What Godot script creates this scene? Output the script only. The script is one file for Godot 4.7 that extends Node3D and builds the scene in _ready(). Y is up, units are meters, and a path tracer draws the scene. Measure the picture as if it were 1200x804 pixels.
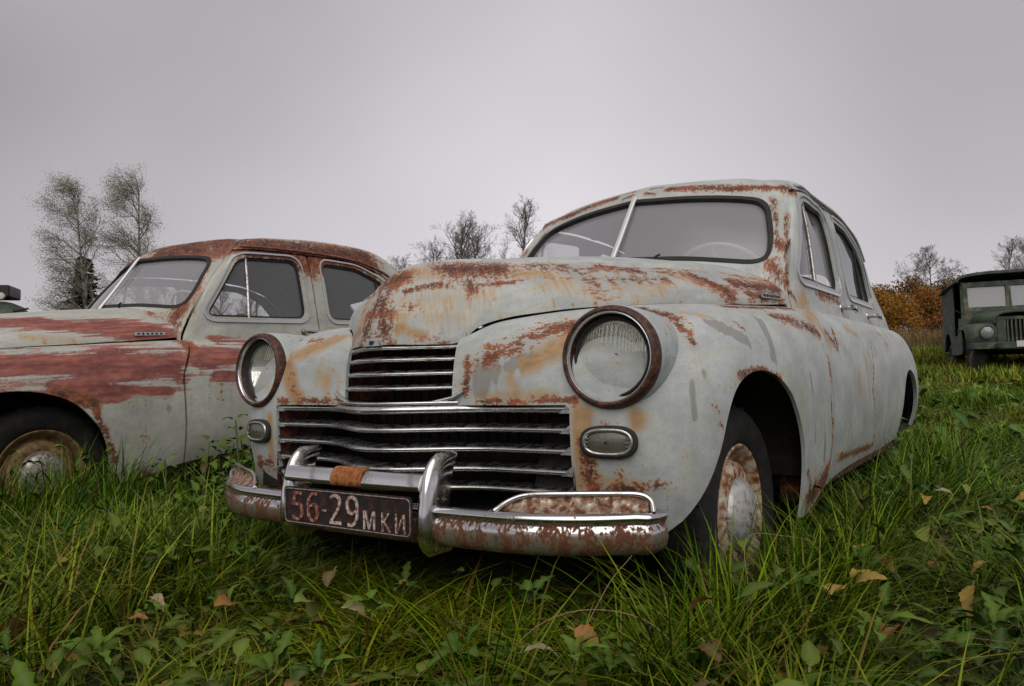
extends Node3D
# An overgrown field under an overcast autumn sky, with two rusty old saloon cars and army vehicles.

const TAU2 := PI / 2.0
var M := {}
var taken := {}
var rng := RandomNumberGenerator.new()
var shapes := {}
var frames := {}

# ------------------------------------------------------------------ mesh buffers
class Buf:
	var v := PackedVector3Array()
	var n := PackedVector3Array()
	var uv := PackedVector2Array()
	var c := PackedColorArray()
	var idx := PackedInt32Array()
	var colored := false
	func vert(p: Vector3, nn: Vector3, t := Vector2.ZERO, col := Color.WHITE) -> int:
		v.append(p); n.append(nn); uv.append(t)
		if colored: c.append(col)
		return v.size() - 1
	func tri(a: int, b: int, d: int) -> void:
		# front faces run clockwise: the cross product of the sides points away from the normal
		var cr := (v[b] - v[a]).cross(v[d] - v[a])
		if cr.dot(n[a] + n[b] + n[d]) > 0.0:
			idx.append(a); idx.append(d); idx.append(b)
		else:
			idx.append(a); idx.append(b); idx.append(d)
	func quad(a: int, b: int, d: int, e: int) -> void:
		tri(a, b, d); tri(a, d, e)
	func flat_quad(a: Vector3, b: Vector3, d: Vector3, e: Vector3, hint := Vector3.ZERO, col := Color.WHITE) -> void:
		var nn := (b - a).cross(d - a)
		if nn.length() < 1e-12: nn = (d - a).cross(e - a)
		if nn.length() < 1e-12: return
		nn = nn.normalized()
		if hint != Vector3.ZERO and nn.dot(hint) < 0.0: nn = -nn
		var i := vert(a, nn, Vector2(0, 0), col); vert(b, nn, Vector2(1, 0), col); vert(d, nn, Vector2(1, 1), col); vert(e, nn, Vector2(0, 1), col)
		quad(i, i + 1, i + 2, i + 3)
	func flat_tri(a: Vector3, b: Vector3, d: Vector3, hint := Vector3.ZERO, col := Color.WHITE) -> void:
		var nn := (b - a).cross(d - a).normalized()
		if hint != Vector3.ZERO and nn.dot(hint) < 0.0: nn = -nn
		var i := vert(a, nn, Vector2(0, 0), col); vert(b, nn, Vector2(1, 0), col); vert(d, nn, Vector2(1, 1), col)
		tri(i, i + 1, i + 2)
	func add(o: Buf, t := Transform3D.IDENTITY) -> void:
		var k := v.size()
		for i in o.v.size():
			v.append(t * o.v[i]); n.append((t.basis * o.n[i]).normalized()); uv.append(o.uv[i])
			if colored: c.append(o.c[i] if o.colored else Color.WHITE)
		if t.basis.determinant() < 0.0:
			for i in range(0, o.idx.size(), 3):
				idx.append(o.idx[i] + k); idx.append(o.idx[i + 2] + k); idx.append(o.idx[i + 1] + k)
		else:
			for i in o.idx.size(): idx.append(o.idx[i] + k)
	func mesh() -> ArrayMesh:
		var a := []
		a.resize(Mesh.ARRAY_MAX)
		a[Mesh.ARRAY_VERTEX] = v; a[Mesh.ARRAY_NORMAL] = n; a[Mesh.ARRAY_TEX_UV] = uv; a[Mesh.ARRAY_INDEX] = idx
		if colored: a[Mesh.ARRAY_COLOR] = c
		var m := ArrayMesh.new()
		if v.size() > 2 and idx.size() > 2: m.add_surface_from_arrays(Mesh.PRIMITIVE_TRIANGLES, a)
		return m

func mirrored(b: Buf) -> Buf:
	var o := Buf.new()
	o.colored = b.colored
	o.add(b, Transform3D(Basis(Vector3(-1, 0, 0), Vector3.UP, Vector3.BACK), Vector3.ZERO))
	return o

# ------------------------------------------------------------------ scene helpers
func numbered(called: String) -> String:
	var k: int = taken.get(called, 0)
	taken[called] = k + 1
	return called if k == 0 else "%s_%03d" % [called, k]

func thing(called: String, label: String, category: String, group := "", kind := "") -> Node3D:
	var o := Node3D.new()
	o.name = numbered(called)
	add_child(o)
	tag(o, label, category, group, kind)
	return o

func tag(o: Node, label: String, category := "", group := "", kind := "") -> void:
	if label != "": o.set_meta("label", label)
	if category != "": o.set_meta("category", category)
	if group != "": o.set_meta("group", group)
	if kind != "": o.set_meta("kind", kind)

func put(called: String, mesh: Mesh, mat: Material, parent: Node = self) -> MeshInstance3D:
	var o := MeshInstance3D.new()
	o.mesh = mesh
	o.material_override = mat
	o.name = numbered(called) if parent == self else called
	parent.add_child(o, true)
	return o

func sstep(a: float, b: float, x: float) -> float:
	var t := clampf((x - a) / (b - a), 0.0, 1.0)
	return t * t * (3.0 - 2.0 * t)

# Catmull-Rom through a list of floats or vectors
func cr(list: Array, t: float):
	var k := list.size()
	var f := clampf(t, 0.0, k - 1.0)
	var i := mini(int(f), k - 2)
	var x := f - i
	var p1 = list[i]
	var p2 = list[i + 1]
	var p0 = list[i - 1] if i > 0 else p1 * 2.0 - p2
	var p3 = list[i + 2] if i + 2 < k else p2 * 2.0 - p1
	return (p1 * 2.0 + (p2 - p0) * x + (p0 * 2.0 - p1 * 5.0 + p2 * 4.0 - p3) * (x * x) + (p1 * 3.0 - p0 - p2 * 3.0 + p3) * (x * x * x)) * 0.5

# uniform cubic B-spline with reflected ends
func bs(list: Array, t: float):
	var k := list.size()
	var f := clampf(t, 0.0, k - 1.0)
	var i := mini(int(f), k - 2)
	var x := f - i
	var p1 = list[i]
	var p2 = list[i + 1]
	var p0 = list[i - 1] if i > 0 else p1 * 2.0 - p2
	var p3 = list[i + 2] if i + 2 < k else p2 * 2.0 - p1
	var y := 1.0 - x
	return p0 * (y * y * y / 6.0) + p1 * ((3.0 * x * x * x - 6.0 * x * x + 4.0) / 6.0) + p2 * ((-3.0 * x * x * x + 3.0 * x * x + 3.0 * x + 1.0) / 6.0) + p3 * (x * x * x / 6.0)

func curve(pts: Array, per: int, closed := false) -> PackedVector3Array:
	var out := PackedVector3Array()
	var l := pts.duplicate()
	if closed:
		var k := l.size()
		l = [pts[k - 2], pts[k - 1]] + pts + [pts[0], pts[1], pts[2]]
		for i in k * per: out.append(cr(l, 2.0 + float(i) / per))
		return out
	for i in (pts.size() - 1) * per + 1: out.append(cr(l, float(i) / per))
	return out

# signed distance to a polygon, negative inside
func poly_sd(q: PackedVector2Array, p: Vector2) -> float:
	# far from the outline the distance to its frame is enough
	var fr: Rect2 = frames.get(q.size() * 1000 + int(q[0].x * 100.0) * 7 + int(q[1].y * 100.0), Rect2())
	if fr.size.x > 0.0 and not fr.has_point(p):
		return 0.05 + maxf(maxf(fr.position.x - p.x, p.x - fr.end.x), maxf(fr.position.y - p.y, p.y - fr.end.y))
	var d := INF
	var s := 1.0
	var j := q.size() - 1
	for i in q.size():
		var e := q[j] - q[i]
		var w := p - q[i]
		d = minf(d, (w - e * clampf(w.dot(e) / e.length_squared(), 0.0, 1.0)).length_squared())
		var a := p.y >= q[i].y
		var b := p.y < q[j].y
		var c := e.x * w.y > e.y * w.x
		if (a and b and c) or (not a and not b and not c): s = -s
		j = i
	return s * sqrt(d)

func frame(q: PackedVector2Array) -> void:
	var r := Rect2(q[0], Vector2.ZERO)
	for p in q: r = r.expand(p)
	frames[q.size() * 1000 + int(q[0].x * 100.0) * 7 + int(q[1].y * 100.0)] = r.grow(0.05)

func poly_round(pts: Array, r: float) -> PackedVector2Array:
	var out := PackedVector2Array()
	var k := pts.size()
	for i in k:
		var a: Vector2 = pts[(i + k - 1) % k]
		var b: Vector2 = pts[i]
		var c: Vector2 = pts[(i + 1) % k]
		var ra := minf(r, (a - b).length() * 0.48)
		var rc := minf(r, (c - b).length() * 0.48)
		var p := b + (a - b).normalized() * ra
		var q := b + (c - b).normalized() * rc
		for t in 6:
			var x := t / 5.0
			out.append(p.lerp(b, x).lerp(b.lerp(q, x), x))
	return out

# ------------------------------------------------------------------ swept, lathed and gridded shapes
# a closed section (x across, y up) moved along a path; up is a hint
func sweep(path: PackedVector3Array, sec: PackedVector2Array, up := Vector3.UP, closed := false, caps := true, scales := PackedFloat32Array()) -> Buf:
	var b := Buf.new()
	var m := sec.size()
	var k := path.size()
	var per := 0.0
	var cum := PackedFloat32Array([0.0])
	for i in m:
		per += sec[i].distance_to(sec[(i + 1) % m]); cum.append(per)
	var along := 0.0
	var rows := k + (1 if closed else 0)
	for i0 in rows:
		var i := i0 % k
		var t: Vector3
		if closed: t = path[(i + 1) % k] - path[(i + k - 1) % k]
		else: t = path[mini(i + 1, k - 1)] - path[maxi(i - 1, 0)]
		t = t.normalized()
		var side := up.cross(t)
		if side.length() < 0.01: side = Vector3.RIGHT.cross(t)
		side = side.normalized()
		var u2 := t.cross(side)
		if i0 > 0: along += path[i].distance_to(path[(i + k - 1) % k])
		var sc := scales[i] if scales.size() > 0 else 1.0
		for j in m + 1:
			var q := sec[j % m] * sc
			var e := sec[(j + 1) % m] - sec[(j + m - 1) % m]
			var nn := Vector2(e.y, -e.x).normalized()
			b.vert(path[i] + side * q.x + u2 * q.y, (side * nn.x + u2 * nn.y).normalized(), Vector2(along, cum[j]))
	var w := m + 1
	# section runs counter-clockwise seen along +t with x = side: fix the normals' sense by area
	var ar := 0.0
	for j in m: ar += sec[j].x * sec[(j + 1) % m].y - sec[(j + 1) % m].x * sec[j].y
	if ar < 0.0:
		for i in b.n.size(): b.n[i] = -b.n[i]
	for i in rows - 1:
		for j in m: b.quad(i * w + j, i * w + j + 1, (i + 1) * w + j + 1, (i + 1) * w + j)
	if caps and not closed:
		for e in 2:
			var r := 0 if e == 0 else rows - 1
			var t2 := (path[0] - path[1]) if e == 0 else (path[k - 1] - path[k - 2])
			t2 = t2.normalized()
			var cen := Vector3.ZERO
			for j in m: cen += b.v[r * w + j]
			cen /= m
			var c0 := b.vert(cen, t2)
			var first := b.v.size()
			for j in m: b.vert(b.v[r * w + j], t2)
			for j in m: b.tri(c0, first + j, first + (j + 1) % m)
	return b

func ring_sec(r: float, k := 8) -> PackedVector2Array:
	var o := PackedVector2Array()
	for i in k: o.append(Vector2(cos(TAU * i / k), sin(TAU * i / k)) * r)
	return o

func box_sec(w: float, h: float, ch := 0.002) -> PackedVector2Array:
	var a := w / 2.0
	var b := h / 2.0
	return PackedVector2Array([Vector2(-a + ch, -b), Vector2(a - ch, -b), Vector2(a, -b + ch), Vector2(a, b - ch), Vector2(a - ch, b), Vector2(-a + ch, b), Vector2(-a, b - ch), Vector2(-a, -b + ch)])

# profile of (radius, along) turned about +z
func lathe(pr: PackedVector2Array, k := 48, sharp := 0.75) -> Buf:
	var b := Buf.new()
	var L := 0.0
	for s in pr.size() - 1:
		var p := pr[s]
		var q := pr[s + 1]
		var nf := Vector2(q.y - p.y, -(q.x - p.x)).normalized()
		var na := nf
		var nb := nf
		if s > 0:
			var o := pr[s - 1]
			var m := Vector2(p.y - o.y, -(p.x - o.x)).normalized()
			if m.dot(nf) > sharp: na = (m + nf).normalized()
		if s + 2 < pr.size():
			var o2 := pr[s + 2]
			var m2 := Vector2(o2.y - q.y, -(o2.x - q.x)).normalized()
			if m2.dot(nf) > sharp: nb = (m2 + nf).normalized()
		var k0 := b.v.size()
		var d := p.distance_to(q)
		for i in k + 1:
			var a := TAU * i / k
			var c := cos(a)
			var sn := sin(a)
			b.vert(Vector3(p.x * c, p.x * sn, p.y), Vector3(na.x * c, na.x * sn, na.y), Vector2(float(i) / k, L))
			b.vert(Vector3(q.x * c, q.x * sn, q.y), Vector3(nb.x * c, nb.x * sn, nb.y), Vector2(float(i) / k, L + d))
		L += d
		for i in k:
			var z := k0 + i * 2
			b.quad(z, z + 1, z + 3, z + 2)
	return b

func ellipsoid(r: Vector3, k := 12, m := 8) -> Buf:
	var b := Buf.new()
	for j in m + 1:
		var p := PI * j / m
		for i in k + 1:
			var a := TAU * i / k
			var d := Vector3(sin(p) * cos(a), cos(p), sin(p) * sin(a))
			b.vert(d * r, (d / r).normalized(), Vector2(float(i) / k, float(j) / m))
	for j in m:
		for i in k: b.quad(j * (k + 1) + i, j * (k + 1) + i + 1, (j + 1) * (k + 1) + i + 1, (j + 1) * (k + 1) + i)
	return b

func box(size: Vector3, at := Vector3.ZERO, ch := 0.01) -> Buf:
	# a chamfered box as a swept section along z
	var b := sweep(PackedVector3Array([Vector3(0, 0, -size.z / 2), Vector3(0, 0, -size.z / 2 + ch), Vector3(0, 0, size.z / 2 - ch), Vector3(0, 0, size.z / 2)]), box_sec(size.x, size.y, ch), Vector3.UP, false, true, PackedFloat32Array([1.0 - ch * 1.6 / maxf(size.x, size.y), 1, 1, 1.0 - ch * 1.6 / maxf(size.x, size.y)]))
	for i in b.v.size(): b.v[i] += at
	return b

func hard_box(b: Buf, t: Transform3D, size: Vector3) -> void:
	for ax in 3:
		for s in [-1.0, 1.0]:
			var n := Vector3.ZERO; n[ax] = s
			var u := Vector3.ZERO; u[(ax + 1) % 3] = 1.0
			var w := Vector3.ZERO; w[(ax + 2) % 3] = 1.0
			var h := size / 2.0
			var q := []
			for e in [[-1, -1], [1, -1], [1, 1], [-1, 1]]: q.append(t * ((n + u * float(e[0]) + w * float(e[1])) * h))
			b.flat_quad(q[0], q[1], q[2], q[3], t.basis * n)

class Grid:
	var p := PackedVector3Array()
	var n := PackedVector3Array()
	var uv := PackedVector2Array()
	var nu := 0
	var nv := 0

func make_grid(nu: int, nv: int, fn: Callable, flip := false) -> Grid:
	var g := Grid.new()
	g.nu = nu; g.nv = nv
	for i in nu + 1:
		for j in nv + 1:
			g.p.append(fn.call(float(i) / nu, float(j) / nv))
			g.uv.append(Vector2(float(i) / nu, 1.0 - float(j) / nv))
	var w := nv + 1
	for i in nu + 1:
		for j in w:
			var du := g.p[mini(i + 1, nu) * w + j] - g.p[maxi(i - 1, 0) * w + j]
			var dv := g.p[i * w + mini(j + 1, nv)] - g.p[i * w + maxi(j - 1, 0)]
			var nn := du.cross(dv)
			if nn.length() < 1e-10: nn = Vector3.UP
			nn = nn.normalized()
			g.n.append(-nn if flip else nn)
	return g

# the part of a grid where every clip is positive, pushed out by off, with its edges turned in by thick
func cut(g: Grid, clips: Array, off := 0.0, thick := 0.012, i0 := 0, i1 := -1) -> Buf:
	var w := g.nv + 1
	if i1 < 0: i1 = g.nu
	var P := PackedVector3Array()
	var N := PackedVector3Array()
	var T := PackedVector2Array()
	for i in range(i0 * w, (i1 + 1) * w):
		P.append(g.p[i]); N.append(g.n[i]); T.append(g.uv[i])
	var tr := PackedInt32Array()
	for i in i1 - i0:
		for j in g.nv:
			var a := i * w + j
			tr.append_array(PackedInt32Array([a, a + 1, a + w + 1, a, a + w + 1, a + w]))
	for f: Callable in clips:
		var val := PackedFloat32Array()
		val.resize(P.size())
		var used := PackedByteArray()
		used.resize(P.size())
		for x in tr: used[x] = 1
		for i in P.size():
			if used[i]:
				val[i] = f.call(P[i])
				if absf(val[i]) < 1e-5: val[i] = 1e-5
		var out := PackedInt32Array()
		var mids := {}
		for q in range(0, tr.size(), 3):
			var ids := [tr[q], tr[q + 1], tr[q + 2]]
			var pos := int(val[ids[0]] > 0) + int(val[ids[1]] > 0) + int(val[ids[2]] > 0)
			if pos == 3:
				out.append_array(PackedInt32Array(ids))
			elif pos > 0:
				var poly := PackedInt32Array()
				for e in 3:
					var a: int = ids[e]
					var b: int = ids[(e + 1) % 3]
					if val[a] > 0: poly.append(a)
					if (val[a] > 0) != (val[b] > 0):
						var key := Vector2i(mini(a, b), maxi(a, b))
						if not mids.has(key):
							var t := val[a] / (val[a] - val[b])
							P.append(P[a].lerp(P[b], t)); N.append(N[a].lerp(N[b], t).normalized()); T.append(T[a].lerp(T[b], t))
							val.append(1e-5)
							mids[key] = P.size() - 1
						poly.append(mids[key])
				for e in range(1, poly.size() - 1): out.append_array(PackedInt32Array([poly[0], poly[e], poly[e + 1]]))
		tr = out
	var B := Buf.new()
	var map := {}
	for x in tr:
		if not map.has(x): map[x] = B.vert(P[x] + N[x] * off, N[x], T[x])
	var edges := {}
	for q in range(0, tr.size(), 3):
		B.tri(map[tr[q]], map[tr[q + 1]], map[tr[q + 2]])
		if thick > 0.0:
			for e in 3:
				var a: int = map[tr[q + e]]
				var b: int = map[tr[q + (e + 1) % 3]]
				var back := Vector2i(b, a)
				if edges.has(back): edges.erase(back)
				else: edges[Vector2i(a, b)] = true
	for k: Vector2i in edges:
		var a := B.v[k.x]
		var b := B.v[k.y]
		if a.distance_squared_to(b) < 1e-12: continue
		var na := B.n[k.x]
		var nb := B.n[k.y]
		var i := B.v.size()
		var nn := (b - a).cross(na).normalized()
		B.vert(a, nn, B.uv[k.x]); B.vert(b, nn, B.uv[k.y]); B.vert(b - nb * thick, nn, B.uv[k.y]); B.vert(a - na * thick, nn, B.uv[k.x])
		B.quad(i, i + 1, i + 2, i + 3)
	return B

# ------------------------------------------------------------------ the saloon car: master surfaces (left half, x to the car's left, z forward)
# each row: widest point of the side (x, z), the inner top edge (x, y, z), lowest y, roundness
const SIDE := [
	[0.12, 0.055, 0.150, 0.755, 0.040, 0.36, 2.2], [0.24, 0.047, 0.215, 0.795, -0.010, 0.36, 2.2], [0.34, 0.040, 0.265, 0.822, -0.050, 0.36, 2.2],
	[0.45, 0.032, 0.330, 0.837, -0.105, 0.36, 2.3], [0.56, 0.022, 0.390, 0.849, -0.180, 0.34, 2.4], [0.67, 0.000, 0.450, 0.861, -0.300, 0.32, 2.4],
	[0.76, -0.062, 0.500, 0.871, -0.440, 0.30, 2.4], [0.812, -0.160, 0.540, 0.878, -0.560, 0.29, 2.4], [0.832, -0.320, 0.575, 0.884, -0.700, 0.31, 2.4],
	[0.838, -0.550, 0.610, 0.889, -0.850, 0.28, 2.4], [0.842, -0.850, 0.650, 0.898, -1.050, 0.24, 2.4], [0.843, -1.200, 0.690, 0.905, -1.270, 0.29, 2.3],
	[0.843, -1.600, 0.715, 0.905, -1.620, 0.31, 2.2], [0.842, -2.200, 0.718, 0.905, -2.200, 0.31, 2.2], [0.838, -2.700, 0.716, 0.905, -2.700, 0.31, 2.2],
	[0.838, -3.100, 0.710, 0.905, -3.100, 0.31, 2.2], [0.832, -3.500, 0.690, 0.900, -3.550, 0.33, 2.2], [0.785, -3.900, 0.610, 0.880, -3.900, 0.35, 2.2],
	[0.640, -4.200, 0.450, 0.850, -4.080, 0.36, 2.2], [0.350, -4.340, 0.250, 0.835, -4.150, 0.36, 2.2], [0.0, -4.380, 0.0, 0.830, -4.180, 0.36, 2.2]]
const Y_MID := 0.57

var side_u := PackedFloat32Array()   # station parameter at equal steps of length
var g_side: Grid
var g_dome: Grid
var g_hood: Grid

func side_row(t: float) -> Array:
	var o := []
	var k := SIDE.size()
	var f := clampf(t, 0.0, k - 1.0)
	var i := mini(int(f), k - 2)
	var x := f - i
	for c in 7:
		var p1: float = SIDE[i][c]
		var p2: float = SIDE[i + 1][c]
		var p0: float = SIDE[i - 1][c] if i > 0 else 2.0 * p1 - p2
		var p3: float = SIDE[i + 2][c] if i + 2 < k else 2.0 * p2 - p1
		o.append(0.5 * (2.0 * p1 + (p2 - p0) * x + (2.0 * p0 - 5.0 * p1 + 4.0 * p2 - p3) * x * x + (3.0 * p1 - p0 - 3.0 * p2 + p3) * x * x * x))
	return o

func side_point(r: Array, v: float) -> Vector3:
	if v < 0.3:
		var t := 1.0 - v / 0.3
		var y := lerpf(Y_MID, r[5], t)
		var tuck := 0.045 * pow(t, 2.2)
		var d := Vector2(r[2] - r[0], r[4] - r[1])
		d = d.normalized() * tuck
		return Vector3(r[0] + d.x, y, r[1] + d.y)
	var th := (v - 0.3) / 0.7 * TAU2
	var e: float = 2.0 / r[6]
	var s := 1.0 - pow(maxf(cos(th), 0.0), e)
	var h := pow(maxf(sin(th), 0.0), e)
	var rise := 0.004 * sin(PI * s) * s
	return Vector3(lerpf(r[0], r[2], s), lerpf(Y_MID, r[3], h) + rise, lerpf(r[1], r[4], s))

const DOME := [
	[Vector3(0, 1.1, -1.215), Vector3(0, 1.153, -1.26), Vector3(0, 1.25, -1.336), Vector3(0, 1.345, -1.41), Vector3(0, 1.437, -1.483), Vector3(0, 1.502, -1.56), Vector3(0, 1.554, -1.72), Vector3(0, 1.589, -1.95), Vector3(0, 1.609, -2.25)],
	[Vector3(0.27, 1.07, -1.24), Vector3(0.265, 1.13, -1.29), Vector3(0.2609, 1.235, -1.37), Vector3(0.2573, 1.33, -1.445), Vector3(0.2487, 1.425, -1.53), Vector3(0.2396, 1.492, -1.6), Vector3(0.2042, 1.549, -1.76), Vector3(0.1211, 1.587, -1.97), Vector3(0, 1.609, -2.26)],
	[Vector3(0.5, 1.02, -1.27), Vector3(0.5, 1.095, -1.335), Vector3(0.4986, 1.205, -1.42), Vector3(0.4886, 1.3, -1.5), Vector3(0.4686, 1.4, -1.6), Vector3(0.4468, 1.479, -1.67), Vector3(0.3751, 1.539, -1.8), Vector3(0.2036, 1.585, -2), Vector3(0, 1.609, -2.27)],
	[Vector3(0.62, 0.97, -1.27), Vector3(0.61, 1.07, -1.36), Vector3(0.6161, 1.17, -1.45), Vector3(0.6011, 1.28, -1.54), Vector3(0.5758, 1.383, -1.635), Vector3(0.5412, 1.465, -1.71), Vector3(0.4387, 1.529, -1.84), Vector3(0.2369, 1.583, -2.05), Vector3(0, 1.61, -2.3)],
	[Vector3(0.692, 0.905, -1.28), Vector3(0.668, 1.03, -1.36), Vector3(0.6678, 1.14, -1.44), Vector3(0.6526, 1.27, -1.54), Vector3(0.6314, 1.378, -1.65), Vector3(0.5891, 1.475, -1.75), Vector3(0.4601, 1.537, -1.89), Vector3(0.2472, 1.589, -2.1), Vector3(0, 1.611, -2.33)],
	[Vector3(0.715, 0.903, -1.44), Vector3(0.697, 1, -1.51), Vector3(0.6931, 1.12, -1.58), Vector3(0.6732, 1.26, -1.66), Vector3(0.6492, 1.388, -1.77), Vector3(0.6019, 1.488, -1.87), Vector3(0.4708, 1.552, -2), Vector3(0.2524, 1.598, -2.18), Vector3(0, 1.612, -2.36)],
	[Vector3(0.718, 0.903, -1.8), Vector3(0.702, 1, -1.83), Vector3(0.6851, 1.12, -1.88), Vector3(0.6644, 1.264, -1.95), Vector3(0.6321, 1.402, -2.03), Vector3(0.5858, 1.496, -2.1), Vector3(0.4708, 1.566, -2.2), Vector3(0.2524, 1.603, -2.3), Vector3(0, 1.612, -2.4)],
	[Vector3(0.719, 0.903, -2.25), Vector3(0.702, 1, -2.25), Vector3(0.6851, 1.123, -2.26), Vector3(0.6637, 1.27, -2.27), Vector3(0.6315, 1.411, -2.29), Vector3(0.5787, 1.5089, -2.31), Vector3(0.4601, 1.578, -2.35), Vector3(0.2472, 1.61, -2.4), Vector3(0, 1.612, -2.46)],
	[Vector3(0.717, 0.903, -2.68), Vector3(0.7, 1, -2.68), Vector3(0.6801, 1.13, -2.67), Vector3(0.6631, 1.274, -2.66), Vector3(0.6315, 1.417, -2.65), Vector3(0.5764, 1.517, -2.64), Vector3(0.4494, 1.584, -2.63), Vector3(0.2472, 1.612, -2.61), Vector3(0, 1.604, -2.6)],
	[Vector3(0.712, 0.903, -3.1), Vector3(0.694, 1, -3.1), Vector3(0.6699, 1.133, -3.08), Vector3(0.6511, 1.27, -3.05), Vector3(0.612, 1.401, -3), Vector3(0.5481, 1.5019, -2.97), Vector3(0.428, 1.563, -2.93), Vector3(0.2266, 1.588, -2.88), Vector3(0, 1.582, -2.8)],
	[Vector3(0.69, 0.9, -3.58), Vector3(0.665, 0.985, -3.56), Vector3(0.6245, 1.088, -3.51), Vector3(0.5765, 1.1934, -3.45), Vector3(0.5246, 1.2962, -3.37), Vector3(0.446, 1.3908, -3.28), Vector3(0.3334, 1.4584, -3.19), Vector3(0.1832, 1.5112, -3.07), Vector3(0, 1.5422, -2.95)],
	[Vector3(0.55, 0.86, -4), Vector3(0.5, 0.94, -3.92), Vector3(0.4516, 1.034, -3.82), Vector3(0.4068, 1.1292, -3.71), Vector3(0.3499, 1.2256, -3.6), Vector3(0.2903, 1.3104, -3.48), Vector3(0.2144, 1.3892, -3.35), Vector3(0.111, 1.4631, -3.2), Vector3(0, 1.5136, -3.05)],
	[Vector3(0, 0.83, -4.18), Vector3(0, 0.92, -4.06), Vector3(0, 1.02, -3.93), Vector3(0, 1.1112, -3.8), Vector3(0, 1.2036, -3.67), Vector3(0, 1.2922, -3.54), Vector3(0, 1.3722, -3.4), Vector3(0, 1.4501, -3.23), Vector3(0, 1.5036, -3.1)]]

const HOOD_BASE := [Vector3(0, 0.774, 0.133), Vector3(0.075, 0.772, 0.112), Vector3(0.145, 0.770, 0.066), Vector3(0.192, 0.776, 0.012), Vector3(0.232, 0.816, -0.024), Vector3(0.292, 0.838, -0.074), Vector3(0.361, 0.850, -0.131), Vector3(0.416, 0.862, -0.220), Vector3(0.490, 0.877, -0.410), Vector3(0.551, 0.890, -0.604), Vector3(0.605, 0.898, -0.827), Vector3(0.657, 0.911, -1.10), Vector3(0.690, 0.922, -1.265)]
const HOOD_TOP := [Vector3(0, 0.981, 0), Vector3(0, 0.996, -0.05), Vector3(0, 1.012, -0.11), Vector3(0, 1.0254, -0.19), Vector3(0, 1.0342, -0.27), Vector3(0, 1.0403, -0.35), Vector3(0, 1.0472, -0.44), Vector3(0, 1.058, -0.53), Vector3(0, 1.076, -0.66), Vector3(0, 1.092, -0.8), Vector3(0, 1.107, -0.95), Vector3(0, 1.121, -1.13), Vector3(0, 1.128, -1.245)]

func hood_point(u: float, v: float) -> Vector3:
	var t := u * (HOOD_BASE.size() - 1)
	var b: Vector3 = cr(HOOD_BASE, t)
	var a: Vector3 = cr(HOOD_TOP, t)
	var e := lerpf(2.0 / 1.75, 2.0 / 2.0, sstep(0.1, 0.6, u))
	var th := v * TAU2
	var s := 1.0 - pow(maxf(cos(th), 0.0), e)
	var h := pow(maxf(sin(th), 0.0), e)
	var o := Vector3(lerpf(b.x, a.x, s), lerpf(b.y, a.y, h), lerpf(b.z, a.z, s))
	# the raised upper panel of the bonnet
	o.y += 0.005 * sstep(0.455, 0.475, v)
	return o

func build_masters() -> void:
	# equal steps of length along the side
	var lens := PackedFloat32Array([0.0])
	var prev := side_point(side_row(0.0), 0.3)
	var steps := 800
	for i in range(1, steps + 1):
		var p := side_point(side_row(float(i) / steps * (SIDE.size() - 1)), 0.3)
		lens.append(lens[i - 1] + p.distance_to(prev)); prev = p
	var nu := 260
	var k := 0
	for i in nu + 1:
		var want := lens[steps] * i / nu
		while k < steps - 1 and lens[k + 1] < want: k += 1
		side_u.append((k + (want - lens[k]) / maxf(lens[k + 1] - lens[k], 1e-6)) / steps * (SIDE.size() - 1))
	var rows := []
	for i in nu + 1: rows.append(side_row(side_u[i]))
	g_side = make_grid(nu, 52, func(u: float, v: float) -> Vector3: return side_point(rows[int(round(u * nu))], v), true)
	var cols := []
	var du := 216
	var dv := 84
	for i in du + 1:
		var c := []
		for r in 9:
			var l := []
			for q in DOME.size(): l.append(DOME[q][r])
			c.append(cr(l, float(i) / du * (DOME.size() - 1)))
		cols.append(c)
	g_dome = make_grid(du, dv, func(u: float, v: float) -> Vector3: return cr(cols[int(round(u * du))], v * 8.0), true)
	g_hood = make_grid(130, 64, hood_point, true)
	for g: Grid in [g_side, g_dome, g_hood]:
		# all normals face outward
		for i in g.n.size():
			var c := Vector3(0.15, 0.6, clampf(g.p[i].z, -3.2, -0.6))
			if g.n[i].dot(g.p[i] - c) < 0.0: g.n[i] = -g.n[i]

func dome_at(z: float, y: float) -> Vector3:
	# the point of the cabin's left side at this z and height
	var best := 1e9
	var o := Vector3.ZERO
	for i in range(int(g_dome.nu * 0.31) * (g_dome.nv + 1), g_dome.p.size()):
		var p := g_dome.p[i]
		if p.x < 0.3: continue
		var d := (p.z - z) * (p.z - z) + (p.y - y) * (p.y - y)
		if d < best:
			best = d; o = p
	return Vector3(o.x, y, z)

func gap_a(y: float) -> float:
	if y < 0.945: return -1.2 - 0.1 * sstep(0.68, 0.945, y)
	return -1.3 - (y - 0.945) * 0.65

func gap_b(y: float) -> float: return -2.13 - 0.08 * sstep(0.5, 0.95, y)
func gap_c(y: float) -> float: return -2.84 - 0.08 * sstep(0.5, 0.95, y)

var arch_f := PackedVector2Array()
var arch_r := PackedVector2Array()
var win_f := PackedVector2Array()
var win_r := PackedVector2Array()
var door_f := PackedVector2Array()
var door_r := PackedVector2Array()
var screen := PackedVector2Array()
var back_win := PackedVector2Array()
const GAP := 0.0056

func v2(a: Array) -> Array:
	var o := []
	for i in range(0, a.size(), 2): o.append(Vector2(a[i], a[i + 1]))
	return o

func smooth_poly(a: Array, per := 4) -> PackedVector2Array:
	var o := PackedVector2Array()
	var l := v2(a)
	for i in (l.size() - 1) * per + 1: o.append(cr(l, float(i) / per))
	return o

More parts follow.
